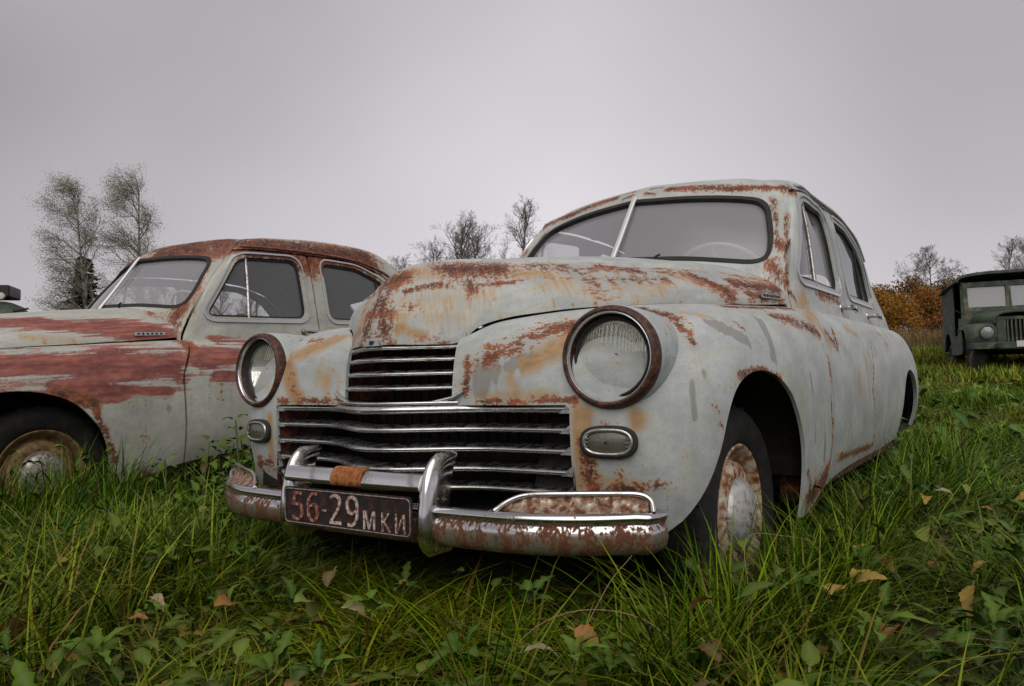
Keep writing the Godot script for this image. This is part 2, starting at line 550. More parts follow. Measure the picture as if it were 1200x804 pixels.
func define_outlines() -> void:
	arch_f = smooth_poly([-0.055, 0.1, -0.062, 0.30, -0.085, 0.355, -0.122, 0.43, -0.158, 0.51, -0.190, 0.585, -0.240, 0.640, -0.325, 0.674, -0.44, 0.685, -0.56, 0.668, -0.67, 0.62, -0.75, 0.54, -0.797, 0.455, -0.822, 0.32, -0.83, 0.1])
	arch_r = smooth_poly([-2.82, 0.1, -2.84, 0.32, -2.88, 0.45, -2.95, 0.56, -3.06, 0.64, -3.22, 0.672, -3.38, 0.64, -3.50, 0.56, -3.57, 0.45, -3.60, 0.32, -3.61, 0.1])
	win_f = poly_round(v2([-1.435, 1.035, -1.69, 1.385, -2.125, 1.405, -2.125, 1.035]), 0.07)
	win_r = poly_round(v2([-2.315, 1.035, -2.315, 1.403, -2.62, 1.388, -2.83, 1.31, -2.95, 1.19, -2.99, 1.035]), 0.06)
	door_f = PackedVector2Array()
	for i in 12:
		var y := lerpf(0.2, 1.36, i / 11.0)
		door_f.append(Vector2(gap_a(y), y))
	for q in [Vector2(-1.60, 1.40), Vector2(-1.66, 1.425), Vector2(-1.78, 1.437), Vector2(-2.0, 1.445), Vector2(-2.21, 1.445)]: door_f.append(q)
	for i in 12:
		var y := lerpf(1.44, 0.2, i / 11.0)
		door_f.append(Vector2(gap_b(y), y))
	door_r = PackedVector2Array()
	for i in 12:
		var y := lerpf(0.2, 1.44, i / 11.0)
		door_r.append(Vector2(gap_b(y), y))
	for q in [Vector2(-2.25, 1.445), Vector2(-2.45, 1.44), Vector2(-2.65, 1.42), Vector2(-2.85, 1.36), Vector2(-2.99, 1.26), Vector2(-3.045, 1.13), Vector2(-3.03, 1.02), Vector2(-2.95, 0.93)]: door_r.append(q)
	for i in 10:
		var y := lerpf(0.9, 0.2, i / 9.0)
		door_r.append(Vector2(gap_c(y), y))
	screen = poly_round(v2([-0.15, 1.160, 0.0, 1.151, 0.30, 1.130, 0.585, 1.088, 0.592, 1.19, 0.535, 1.385, 0.40, 1.412, 0.2, 1.428, 0.0, 1.437, -0.15, 1.445]), 0.075)
	back_win = poly_round(v2([0.03, 1.14, 0.40, 1.12, 0.36, 1.30, 0.03, 1.325]), 0.05)
	for q: PackedVector2Array in [arch_f, arch_r, win_f, win_r, door_f, door_r, screen, back_win]: frame(q)

func beside(p: Vector3) -> bool:
	# whether a point of the cabin lies on its side and not on the windscreen's frame
	return p.z < -1.9 or p.x > lerpf(0.655, 0.60, clampf((p.y - 1.0) / 0.4, 0.0, 1.0))
func f_out_f(p: Vector3) -> float: return poly_sd(door_f, Vector2(p.z, p.y)) - GAP if beside(p) else 1.0
func f_out_r(p: Vector3) -> float: return poly_sd(door_r, Vector2(p.z, p.y)) - GAP if beside(p) else 1.0
func f_arch(p: Vector3) -> float: return minf(poly_sd(arch_f, Vector2(p.z, p.y)), poly_sd(arch_r, Vector2(p.z, p.y)))
func f_door_f(p: Vector3) -> float: return -poly_sd(door_f, Vector2(p.z, p.y)) - GAP if beside(p) else -1.0
func f_door_r(p: Vector3) -> float: return -poly_sd(door_r, Vector2(p.z, p.y)) - GAP if beside(p) else -1.0
func f_win_f(p: Vector3) -> float: return poly_sd(win_f, Vector2(p.z, p.y))
func f_win_r(p: Vector3) -> float: return poly_sd(win_r, Vector2(p.z, p.y))
func f_screen(p: Vector3) -> float:
	if p.z < -1.95: return 1.0
	return poly_sd(screen, Vector2(p.x, p.y))
func f_back(p: Vector3) -> float:
	if p.z > -2.9: return 1.0
	return poly_sd(back_win, Vector2(p.x, p.y))
func f_grille(p: Vector3) -> float:
	# the openings of the two grilles in the front
	if p.z < -0.3: return 1.0
	var low := maxf(absf(p.x) - 0.520, p.y - 0.615)
	var up := maxf(absf(p.x) - (0.192 + 0.02 * (p.y - 0.62)), p.y - 0.80)
	return minf(low, up)

func shape(key: String, fn: Callable) -> Array:
	# the left and the right mesh of a body panel, made once
	if not shapes.has(key):
		var b: Buf = fn.call()
		shapes[key] = [b.mesh(), mirrored(b).mesh()]
	return shapes[key]

func both(key: String, fn: Callable) -> Mesh:
	# a panel whose two halves are one piece
	if not shapes.has(key):
		var b: Buf = fn.call()
		b.add(mirrored(b))
		shapes[key] = b.mesh()
	return shapes[key]

func solo(key: String, fn: Callable) -> Mesh:
	if not shapes.has(key): shapes[key] = (fn.call() as Buf).mesh()
	return shapes[key]

func at_points(b: Buf, t: Transform3D) -> Buf:
	var o := Buf.new()
	o.colored = b.colored
	o.add(b, t)
	return o

func side_range(z0: float, z1: float) -> Vector2i:
	var a := g_side.nu
	var b := 0
	var w := g_side.nv + 1
	for i in g_side.nu + 1:
		for j in [0, w / 2, w - 1]:
			var z := g_side.p[i * w + j].z
			if z <= z0 and z >= z1:
				a = mini(a, i); b = maxi(b, i)
	return Vector2i(maxi(a - 2, 0), mini(b + 2, g_side.nu))

func make_car(called: String, label: String, group: String, pm: Dictionary, hub: Vector2) -> Node3D:
	var car := thing(called, label, "car", group)
	# --- body panels
	put("bonnet", both("bonnet", func() -> Buf: return cut(g_hood, [], 0.0, 0.02)), pm.hood, car)
	var fr := side_range(0.2, -1.35)
	var fender: Array = shape("fender", func() -> Buf: return cut(g_side, [f_arch, f_grille, func(p: Vector3) -> float: return p.z - gap_a(p.y) - GAP], 0.0, 0.011, fr.x, fr.y))
	var dr := side_range(-1.1, -2.35)
	var fdoor: Array = shape("fdoor", func() -> Buf:
		var b := cut(g_side, [f_door_f], 0.0, 0.02, dr.x, dr.y)
		return b)
	var fdoor_up: Array = shape("fdoor_up", func() -> Buf: return cut(g_dome, [f_door_f, f_win_f], -0.002, 0.03))
	var rr := side_range(-2.05, -3.2)
	var rdoor: Array = shape("rdoor", func() -> Buf: return cut(g_side, [f_arch, f_door_r], 0.0, 0.02, rr.x, rr.y))
	var rdoor_up: Array = shape("rdoor_up", func() -> Buf: return cut(g_dome, [f_door_r, f_win_r], -0.002, 0.03))
	var qr := side_range(-2.75, -5.0)
	var quarter: Array = shape("quarter", func() -> Buf: return cut(g_side, [f_arch, func(p: Vector3) -> float: return poly_sd(door_r, Vector2(p.z, p.y)) - GAP, func(p: Vector3) -> float: return gap_c(p.y) - p.z], 0.0, 0.02, qr.x, qr.y))
	var shell := both("shell", func() -> Buf: return cut(g_dome, [f_out_f, f_out_r, f_screen, f_back], 0.0, 0.025))
	put("cabin_shell", shell, pm.dome, car)
	var glass_f: Array = shape("glass_f", func() -> Buf: return cut(g_dome, [func(p: Vector3) -> float: return 0.012 - f_win_f(p)], -0.022, 0.0))
	var glass_r: Array = shape("glass_r", func() -> Buf: return cut(g_dome, [func(p: Vector3) -> float: return 0.012 - f_win_r(p)], -0.022, 0.0))
	var pane: Array = shape("pane", func() -> Buf: return cut(g_dome, [func(p: Vector3) -> float: return 0.008 - f_screen(p)], -0.016, 0.0))
	var seal: Array = shape("seal", func() -> Buf: return cut(g_dome, [func(p: Vector3) -> float: return f_screen(p) + 0.010, func(p: Vector3) -> float: return 0.006 - f_screen(p)], 0.004, 0.022))
	var bpane: Array = shape("bpane", func() -> Buf: return cut(g_dome, [func(p: Vector3) -> float: return 0.008 - f_back(p)], -0.01, 0.0))
	var seal_f: Array = shape("seal_f", func() -> Buf: return cut(g_dome, [func(p: Vector3) -> float: return f_win_f(p) + 0.012, func(p: Vector3) -> float: return 0.002 - f_win_f(p)], -0.012, 0.012))
	var seal_r: Array = shape("seal_r", func() -> Buf: return cut(g_dome, [func(p: Vector3) -> float: return f_win_r(p) + 0.012, func(p: Vector3) -> float: return 0.002 - f_win_r(p)], -0.012, 0.012))
	var trim_f: Array = shape("trim_f", func() -> Buf: return cut(g_dome, [func(p: Vector3) -> float: return f_win_f(p) - 0.020, func(p: Vector3) -> float: return 0.030 - f_win_f(p), func(p: Vector3) -> float: return maxf(p.z - gap_b(p.y) - 0.06, 1.035 - p.y) if p.y < 1.2 else maxf(p.z - gap_b(p.y) - 0.06, p.y - 1.405), func(p: Vector3) -> float: return p.z - gap_b(p.y) - 0.004], 0.006, 0.010))
	var trim_r: Array = shape("trim_r", func() -> Buf: return cut(g_dome, [func(p: Vector3) -> float: return f_win_r(p) - 0.020, func(p: Vector3) -> float: return 0.030 - f_win_r(p), func(p: Vector3) -> float: return maxf(gap_b(p.y) - 0.06 - p.z, 1.035 - p.y) if p.y < 1.2 else maxf(gap_b(p.y) - 0.06 - p.z, p.y - 1.403), func(p: Vector3) -> float: return gap_b(p.y) - 0.004 - p.z], 0.006, 0.010))
	var rail: Array = shape("rail", func() -> Buf:
		var pts := []
		for q in [Vector2(-1.73, 1.452), Vector2(-1.78, 1.455), Vector2(-2.0, 1.463), Vector2(-2.25, 1.463), Vector2(-2.5, 1.452), Vector2(-2.7, 1.428), Vector2(-2.88, 1.372), Vector2(-3.02, 1.275)]:
			pts.append(dome_at(q.x, q.y) + Vector3(0.004, 0.002, 0))
		return sweep(curve(pts, 5), ring_sec(0.0075, 6)))
	for s in 2:
		put("front_fender", fender[s], pm.side if s == 0 else pm.side_far, car)
		var d := put("front_door", fdoor[s], pm.side if s == 0 else pm.side_far, car)
		put("window_frame", fdoor_up[s], pm.dome, d)
		put("window_pane", glass_f[s], M.side_glass, d)
		put("window_seal", seal_f[s], M.rubber, d)
		put("chrome_trim", trim_f[s], M.trim, d)
		var d2 := put("rear_door", rdoor[s], pm.side if s == 0 else pm.side_far, car)
		put("window_frame", rdoor_up[s], pm.dome, d2)
		put("window_pane", glass_r[s], M.side_glass, d2)
		put("window_seal", seal_r[s], M.rubber, d2)
		put("chrome_trim", trim_r[s], M.trim, d2)
		put("rear_fender", quarter[s], pm.side if s == 0 else pm.side_far, car)
		put("windscreen_pane", pane[s], M.screen_glass, car)
		put("windscreen_seal", seal[s], M.rubber, car)
		put("rear_window_pane", bpane[s], M.side_glass, car)
		put("drip_rail", rail[s], pm.plain, car)
		# quarter-light post and the posts in the rear window
		var post: Array = shape("post", func() -> Buf:
			var q := []
			for y in [1.03, 1.12, 1.21, 1.30, 1.40]: q.append(dome_at(-1.715 - (y - 1.03) * 0.10, y) + Vector3(-0.016, 0, 0))
			return sweep(PackedVector3Array(q), box_sec(0.014, 0.014, 0.003)))
		put("quarter_light_post", post[s], M.chrome_dull, d)
		var post2: Array = shape("post2", func() -> Buf:
			var q := []
			for y in [1.03, 1.12, 1.21, 1.31]: q.append(dome_at(-2.79, y) + Vector3(-0.016, 0, 0))
			return sweep(PackedVector3Array(q), box_sec(0.014, 0.012, 0.003)))
		put("quarter_light_post", post2[s], M.rubber, d2)
		var lat: Array = shape("latch", func() -> Buf:
			var q := dome_at(-1.70, 1.05) + Vector3(-0.035, 0, 0.02)
			return box(Vector3(0.02, 0.018, 0.05), q, 0.004))
		put("quarter_light_latch", lat[s], M.dark_metal, d)
		for k in 2:
			var hnd: Array = shape("handle%d" % k, func() -> Buf: return handle_shape(-2.08 if k == 0 else -2.75))
			put("door_handle", hnd[s], M.chrome, d if k == 0 else d2)
	# --- windscreen divider, wipers
	put("windscreen_divider", solo("divider", func() -> Buf:
		var q := PackedVector3Array([Vector3(0, 1.135, -1.230), Vector3(0, 1.25, -1.324), Vector3(0, 1.345, -1.398), Vector3(0, 1.43, -1.465), Vector3(0, 1.452, -1.486)])
		return sweep(q, box_sec(0.022, 0.014, 0.004), Vector3(0, 0, 1))), M.trim_white, car)
	for s in [-1.0, 1.0]:
		var w := sweep(PackedVector3Array([Vector3(s * 0.19, 1.10, -1.245), Vector3(s * 0.192, 1.145, -1.243), Vector3(s * 0.21, 1.152, -1.246)]), box_sec(0.007, 0.012, 0.002), Vector3.BACK)
		put("wiper_stub", w.mesh(), M.dark_metal, car)
	grilles(car)
	bumper(car, pm)
	for s in [1.0, -1.0]: headlamp(car, s, pm)
	for s in [1.0, -1.0]: parking_lamp(car, s)
	badges(car)
	interior(car)
	underside(car, pm)
	for q in [[0.70, hub.y, hub.x], [-0.70, hub.y, hub.x], [0.70, 0.30, -3.22], [-0.70, 0.30, -3.22]]:
		wheel(car, Vector3(q[0], q[1], q[2]), pm)
	return car

func handle_shape(z: float) -> Buf:
	var p := dome_at(z, 0.955)
	var b := sweep(PackedVector3Array([p + Vector3(-0.01, 0, 0), p + Vector3(0.045, 0, 0)]), ring_sec(0.011, 10), Vector3.UP)
	var q := [p + Vector3(0.045, 0.0, 0.012), p + Vector3(0.052, -0.002, -0.01), p + Vector3(0.05, -0.006, -0.06), p + Vector3(0.04, -0.01, -0.115)]
	b.add(sweep(curve(q, 4), PackedVector2Array([Vector2(-0.007, -0.010), Vector2(0.004, -0.013), Vector2(0.008, 0), Vector2(0.004, 0.013), Vector2(-0.007, 0.010)])))
	# escutcheon
	var e := lathe(PackedVector2Array([Vector2(0.022, 0.0), Vector2(0.021, 0.006), Vector2(0.012, 0.010), Vector2(0.0, 0.010)]), 16)
	b.add(e, Transform3D(Basis(Vector3.UP, PI / 2), p + Vector3(-0.004, 0, 0)))
	return b

# ------------------------------------------------------------------ front end
func bar_z(x: float) -> float:
	return 0.018 + 0.122 * pow(1.0 - sstep(0.0, 0.34, absf(x)), 1.25) + 0.012 * (1.0 - absf(x) / 0.52)

func grille_bar(y: float, half: float, zf: Callable, tall: float, deep: float, tip: float) -> Buf:
	# a pressed lip: rounded nose, upper face falling back into the dark; ends flared up
	var path := PackedVector3Array()
	for i in 41:
		var x := lerpf(-half, half, i / 40.0)
		path.append(Vector3(x, y, zf.call(x)))
	var h := tall / 2.0
	# section x = across (towards -z or +z by the path's sense), y = up
	var sec := PackedVector2Array([Vector2(0.001, -h * 0.6), Vector2(0.004, -h * 0.1), Vector2(0.003, h * 0.25), Vector2(-0.002, h * 0.75), Vector2(-0.009, h * 1.05), Vector2(-deep, h * 1.5), Vector2(-deep, h * 1.25), Vector2(-0.014, h * 0.4), Vector2(-0.013, -h * 0.8), Vector2(-0.006, -h)])
	for i in sec.size(): sec[i].x = -sec[i].x
	var b := sweep(path, sec)
	for s in [-1.0, 1.0]:
		var e := Vector3(s * (half + 0.001), y, zf.call(half))
		# bright flared end cap, a wedge with real depth
		var a := e + Vector3(-s * tip, -h, 0.004)
		var p1 := e + Vector3(0, -h, 0.004)
		var p2 := e + Vector3(0, h + tip * 0.26, 0.004)
		var back := Vector3(0, 0, -0.02)
		b.flat_tri(a, p1, p2, Vector3(0, 0, 1))
		b.flat_quad(a, p2, p2 + back, a + back, Vector3(-s, 2, 0))
		b.flat_quad(p1, p2, p2 + back, p1 + back, Vector3(s, 0, 0))
		b.flat_quad(a, p1, p1 + back, a + back, Vector3(0, -1, 0))
	return b

func grilles(car: Node3D) -> void:
	var low := Node3D.new()
	low.name = "lower_grille"
	car.add_child(low, true)
	var ys := [0.606, 0.556, 0.507, 0.458, 0.411]
	for i in 5:
		put("grille_bar", solo("gbar%d" % i, func() -> Buf: return grille_bar(ys[i], 0.522, bar_z, 0.022 if i == 0 else 0.016, 0.05, 0.034)), M.chrome_grille, low)
	var up := Node3D.new()
	up.name = "upper_grille"
	car.add_child(up, true)
	var yu := [0.764, 0.733, 0.697, 0.660]
	for i in 4:
		put("grille_bar", solo("ubar%d" % i, func() -> Buf: return grille_bar(yu[i], 0.196, func(x: float) -> float: return 0.012 + 0.008 * i + (0.122 - 0.004 * i) * (1.0 - pow(absf(x) / 0.196, 1.6)), 0.013, 0.03, 0.022)), M.chrome_grille, up)
	# the wings that join both grilles
	put("grille_wing", solo("gwing", func() -> Buf:
		var b := Buf.new()
		for s in [-1.0, 1.0]:
			var q := PackedVector3Array([Vector3(s * 0.145, 0.622, 0.075), Vector3(s * 0.20, 0.634, 0.055), Vector3(s * 0.228, 0.650, 0.045)])
			b.add(sweep(q, box_sec(0.016, 0.010, 0.003)))
		var shelf := PackedVector3Array()
		for i in 21:
			var x := lerpf(-0.205, 0.205, i / 20.0)
			shelf.append(Vector3(x, 0.622, bar_z(x) - 0.022))
		b.add(sweep(shelf, box_sec(0.04, 0.008, 0.002)))
		return b), M.chrome_grille, up)
	# the dark ribbed panels behind the bars
	put("radiator_core", solo("core", func() -> Buf:
		var b := Buf.new()
		hard_box(b, Transform3D(Basis.IDENTITY, Vector3(0, 0.52, -0.16)), Vector3(1.06, 0.56, 0.02))
		hard_box(b, Transform3D(Basis.IDENTITY, Vector3(0, 0.34, -0.07)), Vector3(1.0, 0.02, 0.18))
		for k in 30: hard_box(b, Transform3D(Basis.IDENTITY, Vector3(-0.5 + k * 0.0345, 0.52, -0.145)), Vector3(0.006, 0.5, 0.01))
		return b), M.under, car)
	for s in [-1.0, 1.0]:
		put("grille_surround", solo("gsur%d" % int(s), func() -> Buf:
			var b := Buf.new()
			b.flat_quad(Vector3(s * 0.525, 0.34, 0.02), Vector3(s * 0.525, 0.625, 0.02), Vector3(s * 0.500, 0.625, -0.15), Vector3(s * 0.500, 0.34, -0.15), Vector3(-s, 0, 0))
			b.flat_quad(Vector3(s * 0.20, 0.625, 0.03), Vector3(s * 0.205, 0.80, 0.0), Vector3(s * 0.19, 0.80, -0.15), Vector3(s * 0.19, 0.625, -0.15), Vector3(-s, 0, 0))
			b.flat_quad(Vector3(s * 0.525, 0.625, 0.02), Vector3(s * 0.2, 0.625, 0.03), Vector3(s * 0.19, 0.625, -0.15), Vector3(s * 0.500, 0.625, -0.15), Vector3(0, -1, 0))
			return b), M.rust_dark, car)
	# winged emblem on the top bar
	var em := put("emblem", solo("emblem", func() -> Buf:
		var b := Buf.new()
		var z := 0.148
		var o := [Vector3(-0.030, 0.770, z - 0.010), Vector3(-0.019, 0.786, z - 0.016), Vector3(0.019, 0.786, z - 0.016), Vector3(0.031, 0.770, z - 0.010)]
		var d := Vector3(0, 0, -0.02)
		b.flat_quad(o[0], o[1], o[2], o[3], Vector3.BACK)
		for i in 4: b.flat_quad(o[i], o[(i + 1) % 4], o[(i + 1) % 4] + d, o[i] + d, (o[i] + o[(i + 1) % 4]) / 2.0 - Vector3(0, 0.778, z))
		return b), M.chrome_dull, up)
	var tm := text_mesh("М", 0.012, 0.003)
	var e := put("emblem_letter", tm, M.dark_metal, em)
	e.position = Vector3(0, 0.778, 0.136)

var font: SystemFont
func text_mesh(s: String, height: float, depth: float, weight := 400) -> TextMesh:
	var f := SystemFont.new()
	f.font_names = PackedStringArray(["Droid Sans"])
	f.font_weight = weight
	var t := TextMesh.new()
	t.text = s
	t.font = f
	t.font_size = 64
	t.pixel_size = height / 46.0
	t.depth = depth
	t.curve_step = 1.5
	return t

func bumper_z(x: float) -> float:
	var a := absf(x)
	return 0.212 - 0.020 * pow(a / 0.45, 2.0) - 0.128 * pow(maxf(a - 0.40, 0.0) / 0.340, 2.4)

func bumper(car: Node3D, pm: Dictionary) -> void:
	# the blade: a bowed channel pressing; two sides, parted behind the plate
	var bl := put("bumper", solo("bumper", func() -> Buf:
		var path := PackedVector3Array()
		var ends := [Vector3(0.7400, 0.344, 0.006), Vector3(0.7385, 0.344, 0.024), Vector3(0.7330, 0.344, 0.044), Vector3(0.7240, 0.344, 0.062)]
		for q: Vector3 in ends: path.append(Vector3(-q.x, q.y, q.z))
		for i in 61:
			var x := lerpf(-0.700, 0.700, i / 60.0)
			path.append(Vector3(x, 0.344, bumper_z(x)))
		ends.reverse()
		for q: Vector3 in ends: path.append(q)
		var sec := PackedVector2Array([Vector2(-0.030, 0.050), Vector2(-0.016, 0.056), Vector2(-0.004, 0.053), Vector2(0.004, 0.044), Vector2(0.003, 0.036), Vector2(-0.003, 0.030), Vector2(-0.006, 0.022), Vector2(0.000, 0.016), Vector2(0.004, 0.008), Vector2(0.005, -0.012), Vector2(0.001, -0.032), Vector2(-0.008, -0.046), Vector2(-0.022, -0.055), Vector2(-0.032, -0.056), Vector2(-0.028, -0.05), Vector2(-0.012, -0.036), Vector2(-0.008, 0.0), Vector2(-0.014, 0.04)])
		for i in sec.size(): sec[i] = Vector2(-sec[i].x, sec[i].y * 0.84)
		return sweep(path, sec)), pm.bumper, car)
	var lip: Array = shape("bumper_lip", func() -> Buf:
		# the upper flange: a raised rim round a shallow tray
		var b := Buf.new()
		var rim := []
		for q in [[0.415, 0.390, 0.010], [0.442, 0.411, 0.030], [0.48, 0.423, 0.042], [0.56, 0.426, 0.048], [0.65, 0.426, 0.044], [0.697, 0.424, 0.030], [0.720, 0.412, 0.014], [0.727, 0.390, 0.004]]: rim.append(Vector3(q[0], q[1], bumper_z(q[0]) - q[2]))
		shapes["flange_rim"] = sweep(curve(rim, 5), ring_sec(0.0065, 8))
		var g := make_grid(40, 6, func(u: float, v: float) -> Vector3:
			var x := lerpf(0.42, 0.726, u)
			var top: Vector3 = cr(rim, u * 7.0)
			var bot := Vector3(x, 0.389, bumper_z(x) - 0.010)
			var q := bot.lerp(top, v)
			q.z -= 0.010 * sin(PI * v)
			return q)
		b.add(cut(g, [], 0.0, 0.004))
		return b)
	var edge: Array = shape("flange_edge", func() -> Buf: return shapes["flange_rim"])
	for s in 2:
		put("bumper_flange", lip[s], pm.bumper_rust, bl)
		put("flange_rim", edge[s], M.chrome, bl)
	for s in [1.0, -1.0]:
		var g := put("bumper_guard", solo("guard", func() -> Buf:
			# an upright rounded over-rider that leans back at its top
			var gg := make_grid(34, 28, func(u: float, v: float) -> Vector3:
				var y := lerpf(0.272, 0.508, u)
				var end := pow(absf(u * 2.0 - 1.0), 6.0)
				var hw := lerpf(0.028, 0.021, u) * sqrt(maxf(1.0 - end, 0.0)) + 0.0006
				var zf := 0.252 - 0.050 * pow(u, 1.7) - 0.02 * pow(1.0 - u, 3.0) - 0.028 * end
				var a := PI * v
				return Vector3(cos(a) * hw, y, zf - 0.075 + 0.075 * pow(maxf(sin(a), 0.0), 0.55)))
			for q in gg.n.size():
				if gg.n[q].dot(gg.p[q] - Vector3(0, 0.39, 0.16)) < 0.0: gg.n[q] = -gg.n[q]
			var b := cut(gg, [], 0.0, 0.0)
			return b), M.chrome, bl)
		g.position = Vector3(s * 0.239, 0.0, -0.005)
	# the tube between the guards, and the rusty strap round it
	put("cross_tube", solo("ctube", func() -> Buf:
		var q := PackedVector3Array()
		for i in 21:
			var x := lerpf(-0.232, 0.232, i / 20.0)
			q.append(Vector3(x, 0.438, 0.208 + 0.006 * (1.0 - pow(x / 0.23, 2.0))))
		return sweep(q, PackedVector2Array([Vector2(0.016, 0.020), Vector2(0.010, 0.026), Vector2(0.002, 0.026), Vector2(-0.006, 0.022), Vector2(-0.014, 0.012), Vector2(-0.019, 0.001), Vector2(-0.020, -0.007), Vector2(-0.016, -0.013), Vector2(-0.006, -0.015), Vector2(0.010, -0.010)]))), M.chrome, bl)
	put("rusty_strap", solo("strap", func() -> Buf:
		var b := sweep(PackedVector3Array([Vector3(-0.052, 0.440, 0.213), Vector3(-0.02, 0.441, 0.2145), Vector3(0.018, 0.440, 0.214), Vector3(0.052, 0.441, 0.213)]), PackedVector2Array([Vector2(0.018, 0.018), Vector2(0.012, 0.029), Vector2(0.001, 0.029), Vector2(-0.009, 0.024), Vector2(-0.018, 0.012), Vector2(-0.022, 0.0), Vector2(-0.022, -0.010), Vector2(-0.017, -0.017), Vector2(0.0, -0.017)]))
		return b), M.rust_orange, bl)
	# the number plate
	var pl := put("number_plate", solo("plate", func() -> Buf:
		var b := Buf.new()
		var o := poly_round([Vector2(-0.222, -0.0475), Vector2(0.222, -0.0475), Vector2(0.222, 0.0475), Vector2(-0.222, 0.0475)], 0.014)
		var k := o.size()
		var c0 := b.vert(Vector3(0, 0, 0.0), Vector3.BACK)
		for q in o: b.vert(Vector3(q.x, q.y, 0.0), Vector3.BACK)
		for i in k: b.tri(c0, c0 + 1 + i, c0 + 1 + (i + 1) % k)
		for i in k:
			var p := Vector3(o[i].x, o[i].y, 0)
			var q := Vector3(o[(i + 1) % k].x, o[(i + 1) % k].y, 0)
			b.flat_quad(p, q, q + Vector3(0, 0, -0.003), p + Vector3(0, 0, -0.003), p)
		return b), M.plate, bl)
	pl.position = Vector3(0, 0.366, 0.238)
	put("plate_rim", solo("prim", func() -> Buf:
		var o := poly_round([Vector2(-0.217, -0.0425), Vector2(0.217, -0.0425), Vector2(0.217, 0.0425), Vector2(-0.217, 0.0425)], 0.014)
		var q := PackedVector3Array()
		for p in o: q.append(Vector3(p.x, p.y, 0.001))
		return sweep(q, box_sec(0.0026, 0.004, 0.0008), Vector3.BACK, true)), M.plate_rim, pl)
	var x := -0.196
	var chars := [["5", 0.074, 0, 0.0], ["6", 0.074, 0, 0.0], ["-", 0.05, 2, 0.0], ["2", 0.074, 1, 0.0], ["9", 0.074, 1, 0.0], ["М", 0.044, 1, -0.017], ["К", 0.044, 2, -0.017], ["И", 0.044, 2, -0.017]]
	var wide := [0.057, 0.058, 0.030, 0.058, 0.062, 0.056, 0.050, 0.05]
	for i in chars.size():
		var tm := text_mesh(chars[i][0], chars[i][1], 0.003, 300)
		var o := put("plate_character", tm, [M.plate_red, M.plate_white, M.plate_worn][chars[i][2]], pl)
		o.position = Vector3(x + wide[i] / 2.0, chars[i][3], 0.0012)
		o.scale = Vector3(0.92, 1.0, 1.0)
		x += wide[i] * 0.965

